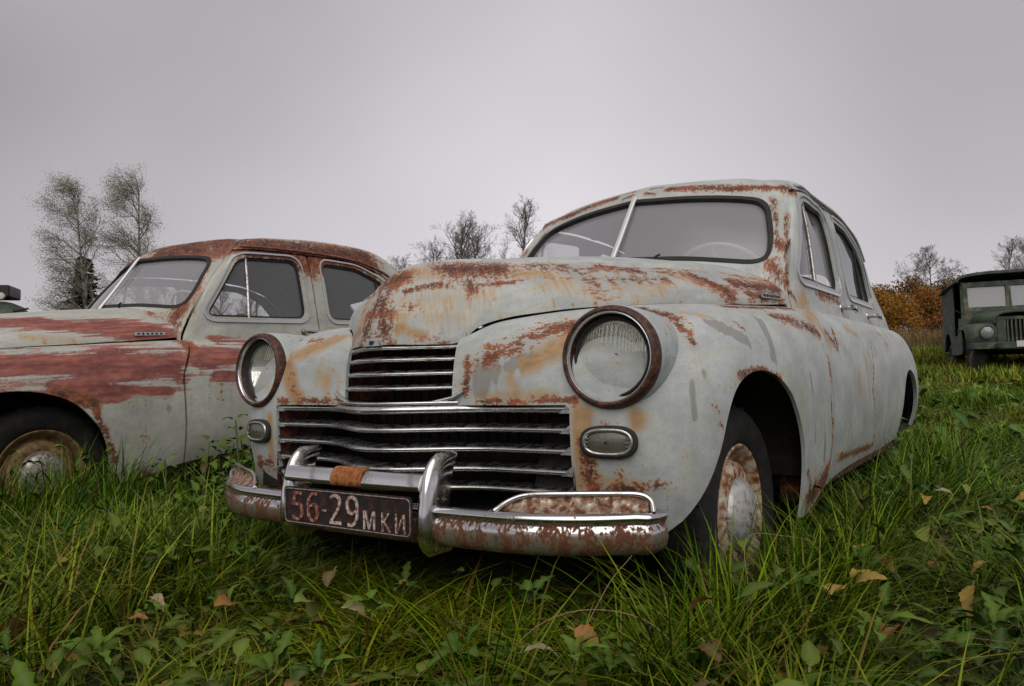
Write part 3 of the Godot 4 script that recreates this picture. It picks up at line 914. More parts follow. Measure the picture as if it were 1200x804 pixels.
func headlamp(car: Node3D, s: float, pm: Dictionary) -> void:
	var h := Node3D.new()
	h.name = "headlamp"
	car.add_child(h, true)
	h.position = Vector3(s * 0.618, 0.722, 0.0)
	h.rotation = Vector3(deg_to_rad(-3.0), deg_to_rad(3.0 * s), 0)
	put("headlamp_pod", solo("pod", func() -> Buf: return lathe(PackedVector2Array([Vector2(0.122, -0.20), Vector2(0.124, -0.08), Vector2(0.122, -0.02), Vector2(0.118, -0.006)]), 56)), pm.plain, h)
	put("headlamp_ring", solo("bezel", func() -> Buf: return lathe(PackedVector2Array([Vector2(0.112, -0.012), Vector2(0.1175, -0.008), Vector2(0.1185, 0.002), Vector2(0.1175, 0.012), Vector2(0.114, 0.021), Vector2(0.109, 0.026), Vector2(0.106, 0.026), Vector2(0.103, 0.021), Vector2(0.099, 0.008), Vector2(0.0965, -0.004), Vector2(0.094, -0.007)]), 64, 0.6)), pm.ring, h)
	put("headlamp_gasket", solo("hgask", func() -> Buf: return lathe(PackedVector2Array([Vector2(0.0955, -0.006), Vector2(0.0935, 0.001), Vector2(0.090, 0.003), Vector2(0.0865, 0.001), Vector2(0.085, -0.008), Vector2(0.084, -0.016)]), 48, 0.6)), M.rubber, h)
	put("headlamp_trim", solo("htrim", func() -> Buf: return lathe(PackedVector2Array([Vector2(0.1035, 0.021), Vector2(0.1015, 0.0215), Vector2(0.0995, 0.019), Vector2(0.0985, 0.012)]), 56, 0.6)), M.trim, h)
	put("headlamp_reflector", solo("refl", func() -> Buf:
		# the bowl, rippled as the flutes of the glass break its image
		var b := Buf.new()
		var n := 110
		for i in n + 1:
			for j in n + 1:
				var q := Vector2(i, j) / n * 2.0 - Vector2.ONE
				var e := Vector2(q.x * sqrt(1.0 - q.y * q.y / 2.0), q.y * sqrt(1.0 - q.x * q.x / 2.0)) * 0.086
				var r := e.length() / 0.086
				var per := 0.0062 if e.y > -0.03 else 0.009
				var k := 0.6 * sin(e.x / per * TAU) * (0.45 if absf(e.y - 0.004) < 0.010 else 1.0)
				b.vert(Vector3(e.x, e.y, -0.066 + 0.052 * r * r), Vector3(-e.x / 0.086 * 1.1 + k, -e.y / 0.086 * 1.1 + 0.12, 1).normalized(), q)
		for i in n:
			for j in n: b.quad(i * (n + 1) + j, i * (n + 1) + j + 1, (i + 1) * (n + 1) + j + 1, (i + 1) * (n + 1) + j)
		return b), M.reflector, h)
	put("headlamp_bulb", solo("bulb", func() -> Buf: return lathe(PackedVector2Array([Vector2(0.0, -0.018), Vector2(0.010, -0.020), Vector2(0.014, -0.028), Vector2(0.014, -0.062)]), 20)), M.dark_metal, h)
	put("headlamp_lens", solo("lens", func() -> Buf:
		# a domed glass with upright flutes
		var b := Buf.new()
		var n := 90
		for i in n + 1:
			for j in n + 1:
				var q := Vector2(i, j) / n * 2.0 - Vector2.ONE
				# square to disc
				var e := Vector2(q.x * sqrt(1.0 - q.y * q.y / 2.0), q.y * sqrt(1.0 - q.x * q.x / 2.0)) * 0.0855
				var band := 1.0 if absf(e.y - 0.02) > 0.012 else 0.35
				var per := 0.0075 if absf(e.x) > 0.02 or e.y < -0.01 else 0.011
				var fl := cos(e.x / per * TAU) * 0.0007 * band
				var z := -0.006 + 0.020 * (1.0 - e.length_squared() / (0.0855 * 0.0855)) + fl
				b.vert(Vector3(e.x, e.y, z), Vector3(e.x * 6.2 + sin(e.x / per * TAU) * 0.0007 * band / per * TAU, e.y * 6.2, 1).normalized(), q)
		for i in n:
			for j in n: b.quad(i * (n + 1) + j, i * (n + 1) + j + 1, (i + 1) * (n + 1) + j + 1, (i + 1) * (n + 1) + j)
		return b), M.lens, h)

func oval(hw: float, hh: float, z: float, pw := 3.2, k := 40) -> PackedVector3Array:
	var o := PackedVector3Array()
	for i in k:
		var a := TAU * i / k
		o.append(Vector3(hw * signf(cos(a)) * pow(absf(cos(a)), 2.0 / pw), hh * signf(sin(a)) * pow(absf(sin(a)), 2.0 / 2.4), z))
	return o

func parking_lamp(car: Node3D, s: float) -> void:
	var h := Node3D.new()
	h.name = "parking_lamp"
	car.add_child(h, true)
	h.position = Vector3(s * 0.614, 0.532, 0.018)
	h.rotation.y = deg_to_rad(9.0 * s)
	put("lamp_gasket", solo("pgask", func() -> Buf:
		var b := sweep(oval(0.062, 0.032, 0.0), box_sec(0.010, 0.016, 0.003), Vector3.BACK, true)
		return b), M.rubber, h)
	put("lamp_rim", solo("prim2", func() -> Buf: return sweep(oval(0.055, 0.027, 0.008), ring_sec(0.005, 8), Vector3.BACK, true)), M.chrome_dull, h)
	put("lamp_lens", solo("plens", func() -> Buf:
		var b := Buf.new()
		var n := 44
		for i in n + 1:
			for j in n / 2 + 1:
				var q := Vector2(float(i) / n, float(j) / (n / 2)) * 2.0 - Vector2.ONE
				var e := Vector2(q.x * sqrt(1.0 - q.y * q.y / 2.0) * 0.053, q.y * sqrt(1.0 - q.x * q.x / 2.0) * 0.026)
				var r := e.length()
				var z := 0.006 + 0.010 * (1.0 - q.x * q.x) * (1.0 - q.y * q.y) + 0.0006 * cos(e.x / 0.004 * TAU)
				if r < 0.014: z += 0.006 * (1.0 - pow(r / 0.014, 4.0)) - 0.004 * maxf(0.0, 1.0 - r / 0.008)
				b.vert(Vector3(e.x, e.y, z), Vector3(e.x * 8.0 + 0.5 * sin(e.x / 0.004 * TAU), e.y * 20.0, 1).normalized(), q)
		var w := n / 2 + 1
		for i in n:
			for j in n / 2: b.quad(i * w + j, i * w + j + 1, (i + 1) * w + j + 1, (i + 1) * w + j)
		return b), M.lamp_lens, h)
	put("lamp_bulb", solo("plbulb", func() -> Buf: return lathe(PackedVector2Array([Vector2(0.0, 0.020), Vector2(0.005, 0.0195), Vector2(0.0065, 0.017), Vector2(0.0065, 0.008)]), 16)), M.dark_metal, h)
	put("lamp_hood", solo("plhood", func() -> Buf:
		var b := Buf.new()
		for t in [-1.0, 1.0]:
			for k in 3:
				hard_box(b, Transform3D(Basis.IDENTITY, Vector3(t * 0.0475, -0.009 + k * 0.009, 0.012)), Vector3(0.010, 0.0035, 0.006))
		return b), M.chrome_dull, h)

func badges(car: Node3D) -> void:
	for s in [1.0, -1.0]:
		var b := put("bonnet_badge", solo("badge", func() -> Buf: return box(Vector3(0.006, 0.020, 0.15), Vector3.ZERO, 0.002)), M.chrome_dull, car)
		b.position = Vector3(s * 0.664, 0.941, -1.135)
		b.rotation = Vector3(0.0, deg_to_rad(-9.6) * s, deg_to_rad(20.0) * s)
		for k in 6:
			var q := put("badge_letter", solo("bletter", func() -> Buf: return box(Vector3(0.003, 0.010, 0.012), Vector3.ZERO, 0.001)), M.dark_metal, b)
			q.position = Vector3(s * 0.0035, 0.0, -0.055 + k * 0.022)
			q.rotation.x = 0.25 if k % 2 == 0 else -0.2

func interior(car: Node3D) -> void:
	var dash := put("dashboard", solo("dash", func() -> Buf:
		return sweep(curve([Vector3(-0.60, 0.98, -1.40), Vector3(-0.3, 1.02, -1.36), Vector3(0, 1.03, -1.34), Vector3(0.3, 1.02, -1.36), Vector3(0.60, 0.98, -1.40)], 4), PackedVector2Array([Vector2(0.10, 0.03), Vector2(-0.04, 0.045), Vector2(-0.09, 0.01), Vector2(-0.08, -0.16), Vector2(0.10, -0.2)]))), M.seat_dark, car)
	put("seat_bench", solo("fseat", func() -> Buf:
		var b := box(Vector3(1.16, 0.16, 0.50), Vector3(0, 0.60, -1.98), 0.05)
		b.add(box(Vector3(1.16, 0.50, 0.14), Vector3.ZERO, 0.05), Transform3D(Basis(Vector3.RIGHT, -0.25), Vector3(0, 0.84, -2.28)))
		return b), M.seat_dark, car)
	put("seat_bench", solo("rseat", func() -> Buf:
		var b := box(Vector3(1.16, 0.16, 0.50), Vector3(0, 0.58, -2.95), 0.05)
		b.add(box(Vector3(1.16, 0.52, 0.14), Vector3.ZERO, 0.05), Transform3D(Basis(Vector3.RIGHT, -0.3), Vector3(0, 0.84, -3.24)))
		return b), M.seat_dark, car)
	var st := put("steering_wheel", solo("swheel", func() -> Buf:
		var b := Buf.new()
		var q := PackedVector3Array()
		for i in 40: q.append(Vector3(cos(TAU * i / 40) * 0.205, sin(TAU * i / 40) * 0.205, 0))
		b.add(sweep(q, ring_sec(0.009, 8), Vector3.BACK, true))
		for i in 3:
			var a := TAU * i / 3 + PI / 2
			b.add(sweep(PackedVector3Array([Vector3(cos(a) * 0.2, sin(a) * 0.2, 0), Vector3(cos(a) * 0.02, sin(a) * 0.02, 0.03)]), box_sec(0.016, 0.006, 0.002), Vector3.BACK))
		b.add(lathe(PackedVector2Array([Vector2(0.0, -0.01), Vector2(0.03, -0.005), Vector2(0.035, 0.03), Vector2(0.02, 0.45)]), 16))
		return b), M.ivory, car)
	st.position = Vector3(0.32, 1.055, -1.66)
	st.rotation = Vector3(deg_to_rad(38.0), 0, 0)

func underside(car: Node3D, pm: Dictionary) -> void:
	put("floor_pan", solo("floor", func() -> Buf:
		var b := Buf.new()
		hard_box(b, Transform3D(Basis.IDENTITY, Vector3(0, 0.33, -2.55)), Vector3(1.50, 0.03, 3.2))
		hard_box(b, Transform3D(Basis.IDENTITY, Vector3(0, 0.62, -1.12)), Vector3(1.30, 0.56, 0.02))
		hard_box(b, Transform3D(Basis.IDENTITY, Vector3(0, 0.45, -0.62)), Vector3(0.95, 0.12, 1.0))
		hard_box(b, Transform3D(Basis.IDENTITY, Vector3(0, 0.31, -0.475)), Vector3(1.2, 0.07, 0.09))
		hard_box(b, Transform3D(Basis.IDENTITY, Vector3(0, 0.30, -3.2)), Vector3(1.2, 0.09, 0.09))
		hard_box(b, Transform3D(Basis.IDENTITY, Vector3(0, 0.50, -4.0)), Vector3(1.05, 0.34, 0.5))
		return b), M.under, car)
	for k in 2:
		var zc: float = [-0.44, -3.22][k]
		var house: Array = shape("house%d" % k, func() -> Buf:
			var g := make_grid(24, 6, func(u: float, v: float) -> Vector3:
				var a := PI * u
				var zz := zc + cos(a) * 0.44
				return Vector3(lerpf(0.40, minf(0.805, 0.62 - zz * 0.85) if k == 0 else 0.79 - maxf(-3.3 - zz, 0.0) * 0.25, v), 0.36 + sin(a) * 0.36, zz))
			var b := cut(g, [], 0.0, 0.0)
			# the inner wall
			var c := b.vert(Vector3(0.40, 0.36, zc), Vector3.RIGHT)
			var f := b.v.size()
			for i in 25:
				var a := PI * i / 24.0
				b.vert(Vector3(0.40, 0.36 + sin(a) * 0.36, zc + cos(a) * 0.44), Vector3.RIGHT)
			for i in 24: b.tri(c, f + i, f + i + 1)
			return b)
		for s in 2: put("wheel_housing", house[s], M.under, car)
	var sill: Array = shape("sill", func() -> Buf: return sweep(PackedVector3Array([Vector3(0.755, 0.315, -0.93), Vector3(0.765, 0.318, -1.8), Vector3(0.765, 0.318, -2.82)]), box_sec(0.06, 0.085, 0.012)))
	for s in 2: put("door_sill", sill[s], M.rust_dark, car)
	put("rear_bumper", solo("rbump", func() -> Buf:
		var q := PackedVector3Array()
		for i in 25:
			var x := lerpf(-0.70, 0.70, i / 24.0)
			q.append(Vector3(x, 0.40, -4.46 + 0.18 * pow(absf(x) / 0.7, 4.0)))
		return sweep(q, PackedVector2Array([Vector2(-0.02, -0.05), Vector2(0.02, -0.03), Vector2(0.02, 0.03), Vector2(-0.02, 0.05)]))), pm.bumper, car)
	var tail: Array = shape("tail", func() -> Buf:
		return at_points(lathe(PackedVector2Array([Vector2(0.0, 0.06), Vector2(0.03, 0.055), Vector2(0.045, 0.02), Vector2(0.048, -0.04)]), 20), Transform3D(Basis(Vector3.UP, PI - 0.6), Vector3(0.70, 0.80, -3.98))))
	for s in 2: put("tail_lamp", tail[s], M.rubber, car)

func wheel(car: Node3D, at: Vector3, pm: Dictionary) -> void:
	var w := Node3D.new()
	w.name = "wheel"
	car.add_child(w, true)
	w.position = at
	w.rotation.y = PI / 2 if at.x > 0 else -PI / 2
	w.scale = Vector3(0.89, 0.89, 1.0)
	# the lathe turns about z; +z is the outer face
	var ty := put("tyre", solo("tyre", func() -> Buf:
		return lathe(PackedVector2Array([Vector2(0.214, 0.004), Vector2(0.222, 0.016), Vector2(0.245, 0.028), Vector2(0.27, 0.034), Vector2(0.298, 0.034), Vector2(0.303, 0.030), Vector2(0.318, 0.022), Vector2(0.328, 0.012), Vector2(0.331, 0.0), Vector2(0.333, -0.045), Vector2(0.331, -0.09), Vector2(0.322, -0.108), Vector2(0.30, -0.122), Vector2(0.26, -0.124), Vector2(0.222, -0.10)]), 56, 0.6)), M.tyre, w)
	put("tyre_rib", solo("tyre_rib", func() -> Buf:
		var b := Buf.new()
		for k in 48:
			var a := TAU * k / 48
			hard_box(b, Transform3D(Basis(Vector3.BACK, a) , Vector3(cos(a) * 0.331, sin(a) * 0.331, -0.045 + (0.03 if k % 2 == 0 else -0.03))), Vector3(0.012, 0.026, 0.05))
		return b), M.tyre, ty)
	put("rim", solo("rim", func() -> Buf:
		return lathe(PackedVector2Array([Vector2(0.208, -0.10), Vector2(0.205, -0.02), Vector2(0.212, 0.006), Vector2(0.216, 0.012), Vector2(0.218, 0.016), Vector2(0.214, 0.020), Vector2(0.208, 0.018), Vector2(0.202, 0.006), Vector2(0.192, -0.004), Vector2(0.186, -0.030), Vector2(0.176, -0.036), Vector2(0.168, -0.026), Vector2(0.160, 0.000), Vector2(0.142, 0.010), Vector2(0.118, 0.012), Vector2(0.104, 0.006), Vector2(0.098, 0.0)]), 56, 0.7)), pm.rim, w)
	put("hubcap", solo("hubcap", func() -> Buf:
		var q := PackedVector2Array([Vector2(0.112, 0.004), Vector2(0.114, 0.014), Vector2(0.110, 0.020)])
		for i in 9:
			var r := 0.106 * (1.0 - i / 8.0)
			q.append(Vector2(r, 0.020 + 0.030 * sqrt(maxf(1.0 - pow(r / 0.108, 2.0), 0.0))))
		return lathe(q, 40, 0.8)), pm.hubcap, w)

# worn places of the paint: kind (0 rust, 1 ochre stain, 2 worn to grey, 3 red primer), from, to, radius, strength; in each car's own metres
const WEAR_ONE := [
	[0, 0, 0.902, 0.096, 0.034, 0.799, 0.123, 0.022, 0.85], [0, 0.003, 0.936, 0.075, 0.025, 0.958, 0.042, 0.034, 0.95], [0, 0.092, 0.986, -0.08, 0.197, 0.983, -0.15, 0.05, 1.05],
	[0, 0.162, 0.936, -0.06, 0.187, 0.916, -0.05, 0.023, 0.8], [0, 0.053, 0.911, 0.068, 0.112, 0.932, 0, 0.01, 0.85], [0, 0.112, 0.932, 0, 0.271, 0.934, -0.122, 0.01, 0.9],
	[0, 0.271, 0.934, -0.122, 0.406, 0.944, -0.302, 0.01, 0.7], [1, 0.061, 0.881, 0.085, 0.211, 0.895, -0.044, 0.072, 0.42], [1, 0.344, 0.929, -0.172, 0.519, 0.941, -0.566, 0.063, 0.42],
	[1, 0.022, 0.957, 0.044, 0.092, 0.976, -0.053, 0.04, 0.6], [1, 0.227, 0.966, -0.146, 0.323, 0.958, -0.206, 0.041, 0.6], [0, 0.305, 0.989, -0.276, 0.406, 0.986, -0.442, 0.027, 0.62],
	[0, 0.458, 0.99, -0.574, 0.521, 0.994, -0.784, 0.026, 0.6], [0, 0.062, 0.872, 0.089, 0.088, 0.865, 0.077, 0.014, 0.55], [1, 0.071, 0.812, 0.108, 0.076, 0.812, 0.106, 0.019, 0.9],
	[1, 0.093, 0.803, 0.098, 0.121, 0.794, 0.082, 0.016, 0.8], [0, 0.035, 0.86, 0.105, 0.045, 0.776, 0.122, 0.017, 0.7], [1, 0.041, 0.847, 0.108, 0.073, 0.84, 0.098, 0.028, 0.5],
	[1, 0.123, 0.843, 0.064, 0.187, 0.835, 0.001, 0.038, 0.45], [0, 0.011, 0.795, 0.129, 0.166, 0.77, 0.044, 0.014, 0.6], [0, 0.266, 0.992, -0.229, 0.331, 0.976, -0.267, 0.033, 0.75],
	[0, 0.353, 0.977, -0.305, 0.428, 0.925, -0.306, 0.039, 0.62], [0, 0.365, 1.001, -0.431, 0.45, 0.987, -0.546, 0.025, 0.95], [0, 0.436, 0.947, -0.374, 0.507, 0.964, -0.603, 0.021, 0.7],
	[0, 0.533, 0.986, -0.781, 0.61, 0.928, -0.881, 0.044, 0.9], [0, 0.592, 0.978, -0.972, 0.661, 0.975, -1.241, 0.039, 0.95], [0, 0.688, 0.868, -0.547, 0.728, 0.895, -1.135, 0.015, 1],
	[0, 0.632, 0.939, -1.011, 0.676, 0.937, -1.208, 0.029, 0.8], [1, 0.496, 0.988, -0.673, 0.578, 0.958, -0.826, 0.046, 0.5], [0, 0.278, 0.726, 0.029, 0.489, 0.809, -0.052, 0.026, 0.8],
	[1, 0.4, 0.713, 0.021, 0.495, 0.77, -0.016, 0.028, 0.9], [2, 0.271, 0.672, 0.039, 0.282, 0.69, 0.036, 0.042, 0.9], [2, 0.331, 0.704, 0.029, 0.404, 0.729, 0.015, 0.026, 0.8],
	[0, 0.227, 0.728, 0.034, 0.224, 0.643, 0.046, 0.013, 0.8], [0, 0.261, 0.62, 0.045, 0.522, 0.625, 0.025, 0.009, 0.72], [1, 0.545, 0.588, 0.024, 0.545, 0.443, 0.014, 0.029, 0.9],
	[0, 0.552, 0.532, 0.022, 0.545, 0.443, 0.014, 0.019, 0.85], [0, 0.556, 0.481, 0.018, 0.556, 0.416, 0.007, 0.017, 0.8], [1, 0.67, 0.589, 0, 0.67, 0.57, 0, 0.019, 0.8],
	[0, 0.59, 0.57, 0.018, 0.597, 0.557, 0.017, 0.014, 0.5], [0, 0.578, 0.413, 0.004, 0.647, 0.419, -0.007, 0.017, 1], [0, 0.696, 0.427, -0.026, 0.702, 0.426, -0.03, 0.017, 0.8],
	[0, 0.614, 0.45, 0.006, 0.635, 0.434, -0.001, 0.029, 0.5], [1, 0.559, 0.441, 0.011, 0.656, 0.432, -0.007, 0.024, 0.6], [1, 0.34, 0.689, 0.031, 0.365, 0.655, 0.034, 0.021, 0.6],
	[1, 0.273, 0.639, 0.043, 0.463, 0.633, 0.029, 0.021, 0.55], [0, 0.579, 0.851, -0.218, 0.683, 0.817, -0.198, 0.022, 0.95], [0, 0.697, 0.804, -0.178, 0.75, 0.75, -0.146, 0.013, 0.85],
	[2, 0.75, 0.802, -0.287, 0.796, 0.765, -0.401, 0.024, 0.9], [0, 0.761, 0.813, -0.424, 0.783, 0.791, -0.449, 0.011, 0.8], [0, 0.754, 0.853, -0.787, 0.806, 0.81, -1.17, 0.023, 0.95],
	[0, 0.808, 0.81, -1.287, 0.821, 0.772, -1.353, 0.023, 0.75], [2, 0.763, 0.831, -0.632, 0.822, 0.718, -0.554, 0.021, 0.8], [2, 0.712, 0.747, -0.094, 0.721, 0.738, -0.093, 0.012, 0.8],
	[1, 0.672, 0.836, -0.25, 0.73, 0.823, -0.317, 0.021, 0.5], [0, 0.82, 0.671, -0.27, 0.827, 0.684, -0.432, 0.012, 0.95], [0, 0.827, 0.684, -0.432, 0.833, 0.661, -0.556, 0.012, 0.95],
	[0, 0.834, 0.661, -0.574, 0.84, 0.57, -0.663, 0.009, 0.8], [0, 0.84, 0.57, -0.663, 0.836, 0.425, -0.77, 0.007, 0.7], [0, 0.804, 0.605, -0.137, 0.809, 0.554, -0.152, 0.01, 0.62],
	[2, 0.785, 0.68, -0.129, 0.797, 0.619, -0.123, 0.012, 0.6], [2, 0.764, 0.656, -0.081, 0.773, 0.57, -0.078, 0.012, 0.6], [0, 0.818, 0.277, -0.896, 0.812, 0.316, -1.167, 0.039, 1.05],
	[0, 0.831, 0.368, -0.84, 0.813, 0.266, -0.965, 0.016, 0.8], [2, 0.838, 0.664, -0.898, 0.839, 0.462, -0.919, 0.016, 0.55], [2, 0.843, 0.59, -1.031, 0.83, 0.385, -1.063, 0.014, 0.5],
	[0, 0.619, 1.307, -1.567, 0.668, 0.99, -1.321, 0.011, 0.8], [0, 0.675, 0.975, -1.319, 0.694, 0.942, -1.338, 0.016, 0.8], [1, 0.705, 0.946, -1.447, 0.781, 0.855, -1.162, 0.044, 0.75],
	[1, 0.787, 0.849, -1.226, 0.82, 0.773, -1.258, 0.03, 0.6], [0, 0.803, 0.825, -1.408, 0.824, 0.762, -1.377, 0.018, 0.9], [0, 0.843, 0.57, -1.15, 0.82, 0.35, -1.187, 0.011, 0.85],
	[0, 0.822, 0.764, -1.162, 0.837, 0.686, -1.178, 0.009, 0.8], [0, 0.837, 0.686, -1.178, 0.843, 0.57, -1.15, 0.009, 0.8], [0, 0.815, 0.798, -2.124, 0.843, 0.587, -1.958, 0.012, 0.8],
	[0, 0.843, 0.587, -1.958, 0.808, 0.339, -2.084, 0.013, 0.9], [1, 0.84, 0.655, -1.671, 0.843, 0.587, -1.671, 0.029, 0.6], [0, 0.818, 0.36, -1.33, 0.808, 0.339, -2.084, 0.015, 0.95],
	[0, 0.703, 0.986, -1.647, 0.706, 0.979, -2.096, 0.019, 0.75], [1, 0.831, 0.727, -1.873, 0.843, 0.556, -1.873, 0.018, 0.5], [0, 0.779, 0.872, -2.479, 0.809, 0.807, -2.608, 0.026, 0.5],
	[1, 0.795, 0.846, -1.677, 0.806, 0.823, -1.875, 0.021, 0.5], [0, 0.124, 1.485, -1.558, 0.404, 1.457, -1.62, 0.026, 1], [0, 0.404, 1.457, -1.62, 0.56, 1.45, -1.695, 0.023, 0.95],
	[0, 0.549, 1.395, -1.634, 0.607, 1.187, -1.461, 0.015, 0.75], [0, 0.607, 1.178, -1.453, 0.62, 1.164, -1.446, 0.029, 0.95], [0, 0.602, 1.088, -1.373, 0.652, 1.005, -1.319, 0.032, 0.75],
	[1, 0.567, 1.039, -1.261, 0.661, 0.981, -1.264, 0.024, 0.6], [0, 0.615, 1.423, -1.687, 0.573, 1.451, -1.7, 0.027, 0.9], [0, 0.062, 1.466, -1.523, 0.037, 1.473, -1.525, 0.019, 0.8],
	[0, 0.024, 1.505, -1.572, 0.145, 1.5, -1.59, 0.019, 0.6], [0, 0.534, 1.022, -1.02, 0.628, 1.007, -1.263, 0.022, 0.6], [0, 0.41, 0.998, -0.503, 0.517, 1.017, -0.918, 0.013, 0.6],
	[0, 0.654, 1.116, -1.407, 0.671, 0.997, -1.333, 0.012, 0.9]]
const WEAR_ONE_FAR := [
	[1, 0.495, 0.755, -0.007, 0.404, 0.629, 0.034, 0.03, 1], [0, 0.462, 0.728, 0.01, 0.411, 0.629, 0.033, 0.02, 0.55], [1, 0.455, 0.766, -0.007, 0.265, 0.809, -0.013, 0.023, 0.85],
	[0, 0.586, 0.82, -0.114, 0.503, 0.816, -0.067, 0.014, 0.6], [0, 0.493, 0.624, 0.027, 0.201, 0.624, 0.049, 0.011, 0.72], [0, 0.633, 0.42, -0.003, 0.558, 0.429, 0.009, 0.027, 0.9],
	[1, 0.545, 0.57, 0.024, 0.545, 0.443, 0.014, 0.016, 0.9], [1, 0.312, 0.702, 0.031, 0.264, 0.687, 0.038, 0.044, 0.5], [0, 0.424, 0.806, -0.034, 0.289, 0.82, -0.029, 0.02, 0.5],
	[0, 0.653, 0.474, 0.001, 0.611, 0.423, 0.002, 0.027, 0.6]]
const WEAR_TWO := [
	[3, 0.768, 0.806, -0.415, 0.819, 0.774, -1.14, 0.089, 1.02], [3, 0.828, 0.697, -0.6, 0.839, 0.651, -0.853, 0.051, 1], [3, 0.838, 0.664, -0.876, 0.84, 0.649, -1.103, 0.03, 0.9],
	[3, 0.828, 0.672, -0.385, 0.833, 0.661, -0.556, 0.026, 0.75], [0, 0.834, 0.662, -0.592, 0.84, 0.608, -0.744, 0.032, 1], [0, 0.84, 0.608, -0.744, 0.827, 0.332, -0.844, 0.019, 0.9],
	[3, 0.41, 1.01, -0.563, 0.665, 0.954, -1.197, 0.064, 1.05], [0, 0.637, 0.873, -0.466, 0.684, 0.873, -0.594, 0.023, 0.8], [1, 0.537, 0.935, -0.609, 0.739, 0.889, -1.108, 0.024, 0.5],
	[3, 0.812, 0.801, -1.309, 0.814, 0.798, -1.542, 0.06, 1], [3, 0.835, 0.707, -1.399, 0.835, 0.705, -1.508, 0.044, 0.9], [3, 0.737, 0.902, -1.45, 0.748, 0.899, -1.648, 0.034, 0.9],
	[0, 0.731, 0.9, -1.251, 0.775, 0.867, -1.276, 0.038, 0.9], [0, 0.17, 1.494, -1.583, 0.611, 1.478, -1.841, 0.139, 1.3], [0, 0.611, 1.478, -1.841, 0.61, 1.466, -2.731, 0.125, 1.3],
	[3, 0.1, 1.453, -1.518, 0.353, 1.484, -1.633, 0.075, 0.9], [0, 0.474, 1.375, -1.575, 0.6, 1.038, -1.324, 0.055, 1.05], [1, 0.038, 1.435, -1.49, 0.246, 1.463, -1.562, 0.038, 0.6],
	[0, 0.488, 1.073, -1.259, 0.633, 0.995, -1.301, 0.04, 0.8], [3, 0.81, 0.242, -0.925, 0.808, 0.255, -1.013, 0.03, 0.8], [0, 0.836, 0.695, -1.399, 0.843, 0.54, -1.397, 0.011, 0.6],
	[2, 0.842, 0.607, -0.916, 0.843, 0.554, -1.126, 0.025, 0.4], [1, 0.504, 0.996, -0.737, 0.575, 0.979, -0.908, 0.03, 0.4], [3, 0.41, 1.415, -1.588, 0.559, 1.415, -1.658, 0.061, 0.9]]

# ------------------------------------------------------------------ materials
func noise_bytes(w: int, h: int, seed_: int, freq: float, octaves := 3, type := FastNoiseLite.TYPE_SIMPLEX_SMOOTH) -> PackedByteArray:
	var n := FastNoiseLite.new()
	n.seed = seed_
	n.noise_type = type
	n.frequency = freq
	n.fractal_type = FastNoiseLite.FRACTAL_FBM
	n.fractal_octaves = octaves
	var im := n.get_image(w, h)
	im.convert(Image.FORMAT_L8)
	return im.get_data()

func stretched_noise(w: int, h: int, seed_: int, freq: float, across: int) -> PackedByteArray:
	# streaks that run down the texture
	var n := FastNoiseLite.new()
	n.seed = seed_
	n.frequency = freq
	n.fractal_octaves = 3
	var im := n.get_image(w, maxi(h / across, 4))
	im.convert(Image.FORMAT_L8)
	im.resize(w, h, Image.INTERPOLATE_CUBIC)
	return im.get_data()

func wiped_noise(w: int, h: int, seed_: int) -> PackedByteArray:
	# streaks that run along the texture
	var n := FastNoiseLite.new()
	n.seed = seed_
	n.frequency = 0.06
	n.fractal_octaves = 4
	var im := n.get_image(maxi(w / 9, 4), h)
	im.convert(Image.FORMAT_L8)
	im.resize(w, h, Image.INTERPOLATE_CUBIC)
	return im.get_data()

func wear_field(g: Grid, wear: Array) -> Image:
	var w := g.nu + 1
	var h := g.nv + 1
	var d := PackedByteArray()
	d.resize(w * h * 4)
	var boxes := []
	for i in w:
		var c := AABB(g.p[i * h], Vector3.ZERO)
		for j in h: c = c.expand(g.p[i * h + j])
		boxes.append(c.grow(0.001))
	for q: Array in wear:
		var a := Vector3(q[1], q[2], q[3])
		var b := Vector3(q[4], q[5], q[6])
		var r: float = q[7] * 1.9
		var ab := b - a
		var l2 := maxf(ab.length_squared(), 1e-8)
		var lo := Vector3(minf(a.x, b.x), minf(a.y, b.y), minf(a.z, b.z)) - Vector3.ONE * r
		var hi := Vector3(maxf(a.x, b.x), maxf(a.y, b.y), maxf(a.z, b.z)) + Vector3.ONE * r
		var bb := AABB(lo, hi - lo)
		for i in w:
			var col: AABB = boxes[i]
			if not bb.intersects(col): continue
			for j in h:
				var p := g.p[i * h + j]
				if not bb.has_point(p): continue
				var t := clampf((p - a).dot(ab) / l2, 0.0, 1.0)
				var f := 1.0 - (p - a - ab * t).length() / r
				if f <= 0.0: continue
				var at := ((h - 1 - j) * w + i) * 4 + int(q[0])
				d[at] = maxi(d[at], int(clampf(f * 1.15 * q[8], 0.0, 1.1) * 231.0))
	return Image.create_from_data(w, h, false, Image.FORMAT_RGBA8, d)

func mixb(a: float, b: float, t: float) -> float: return a + (b - a) * t

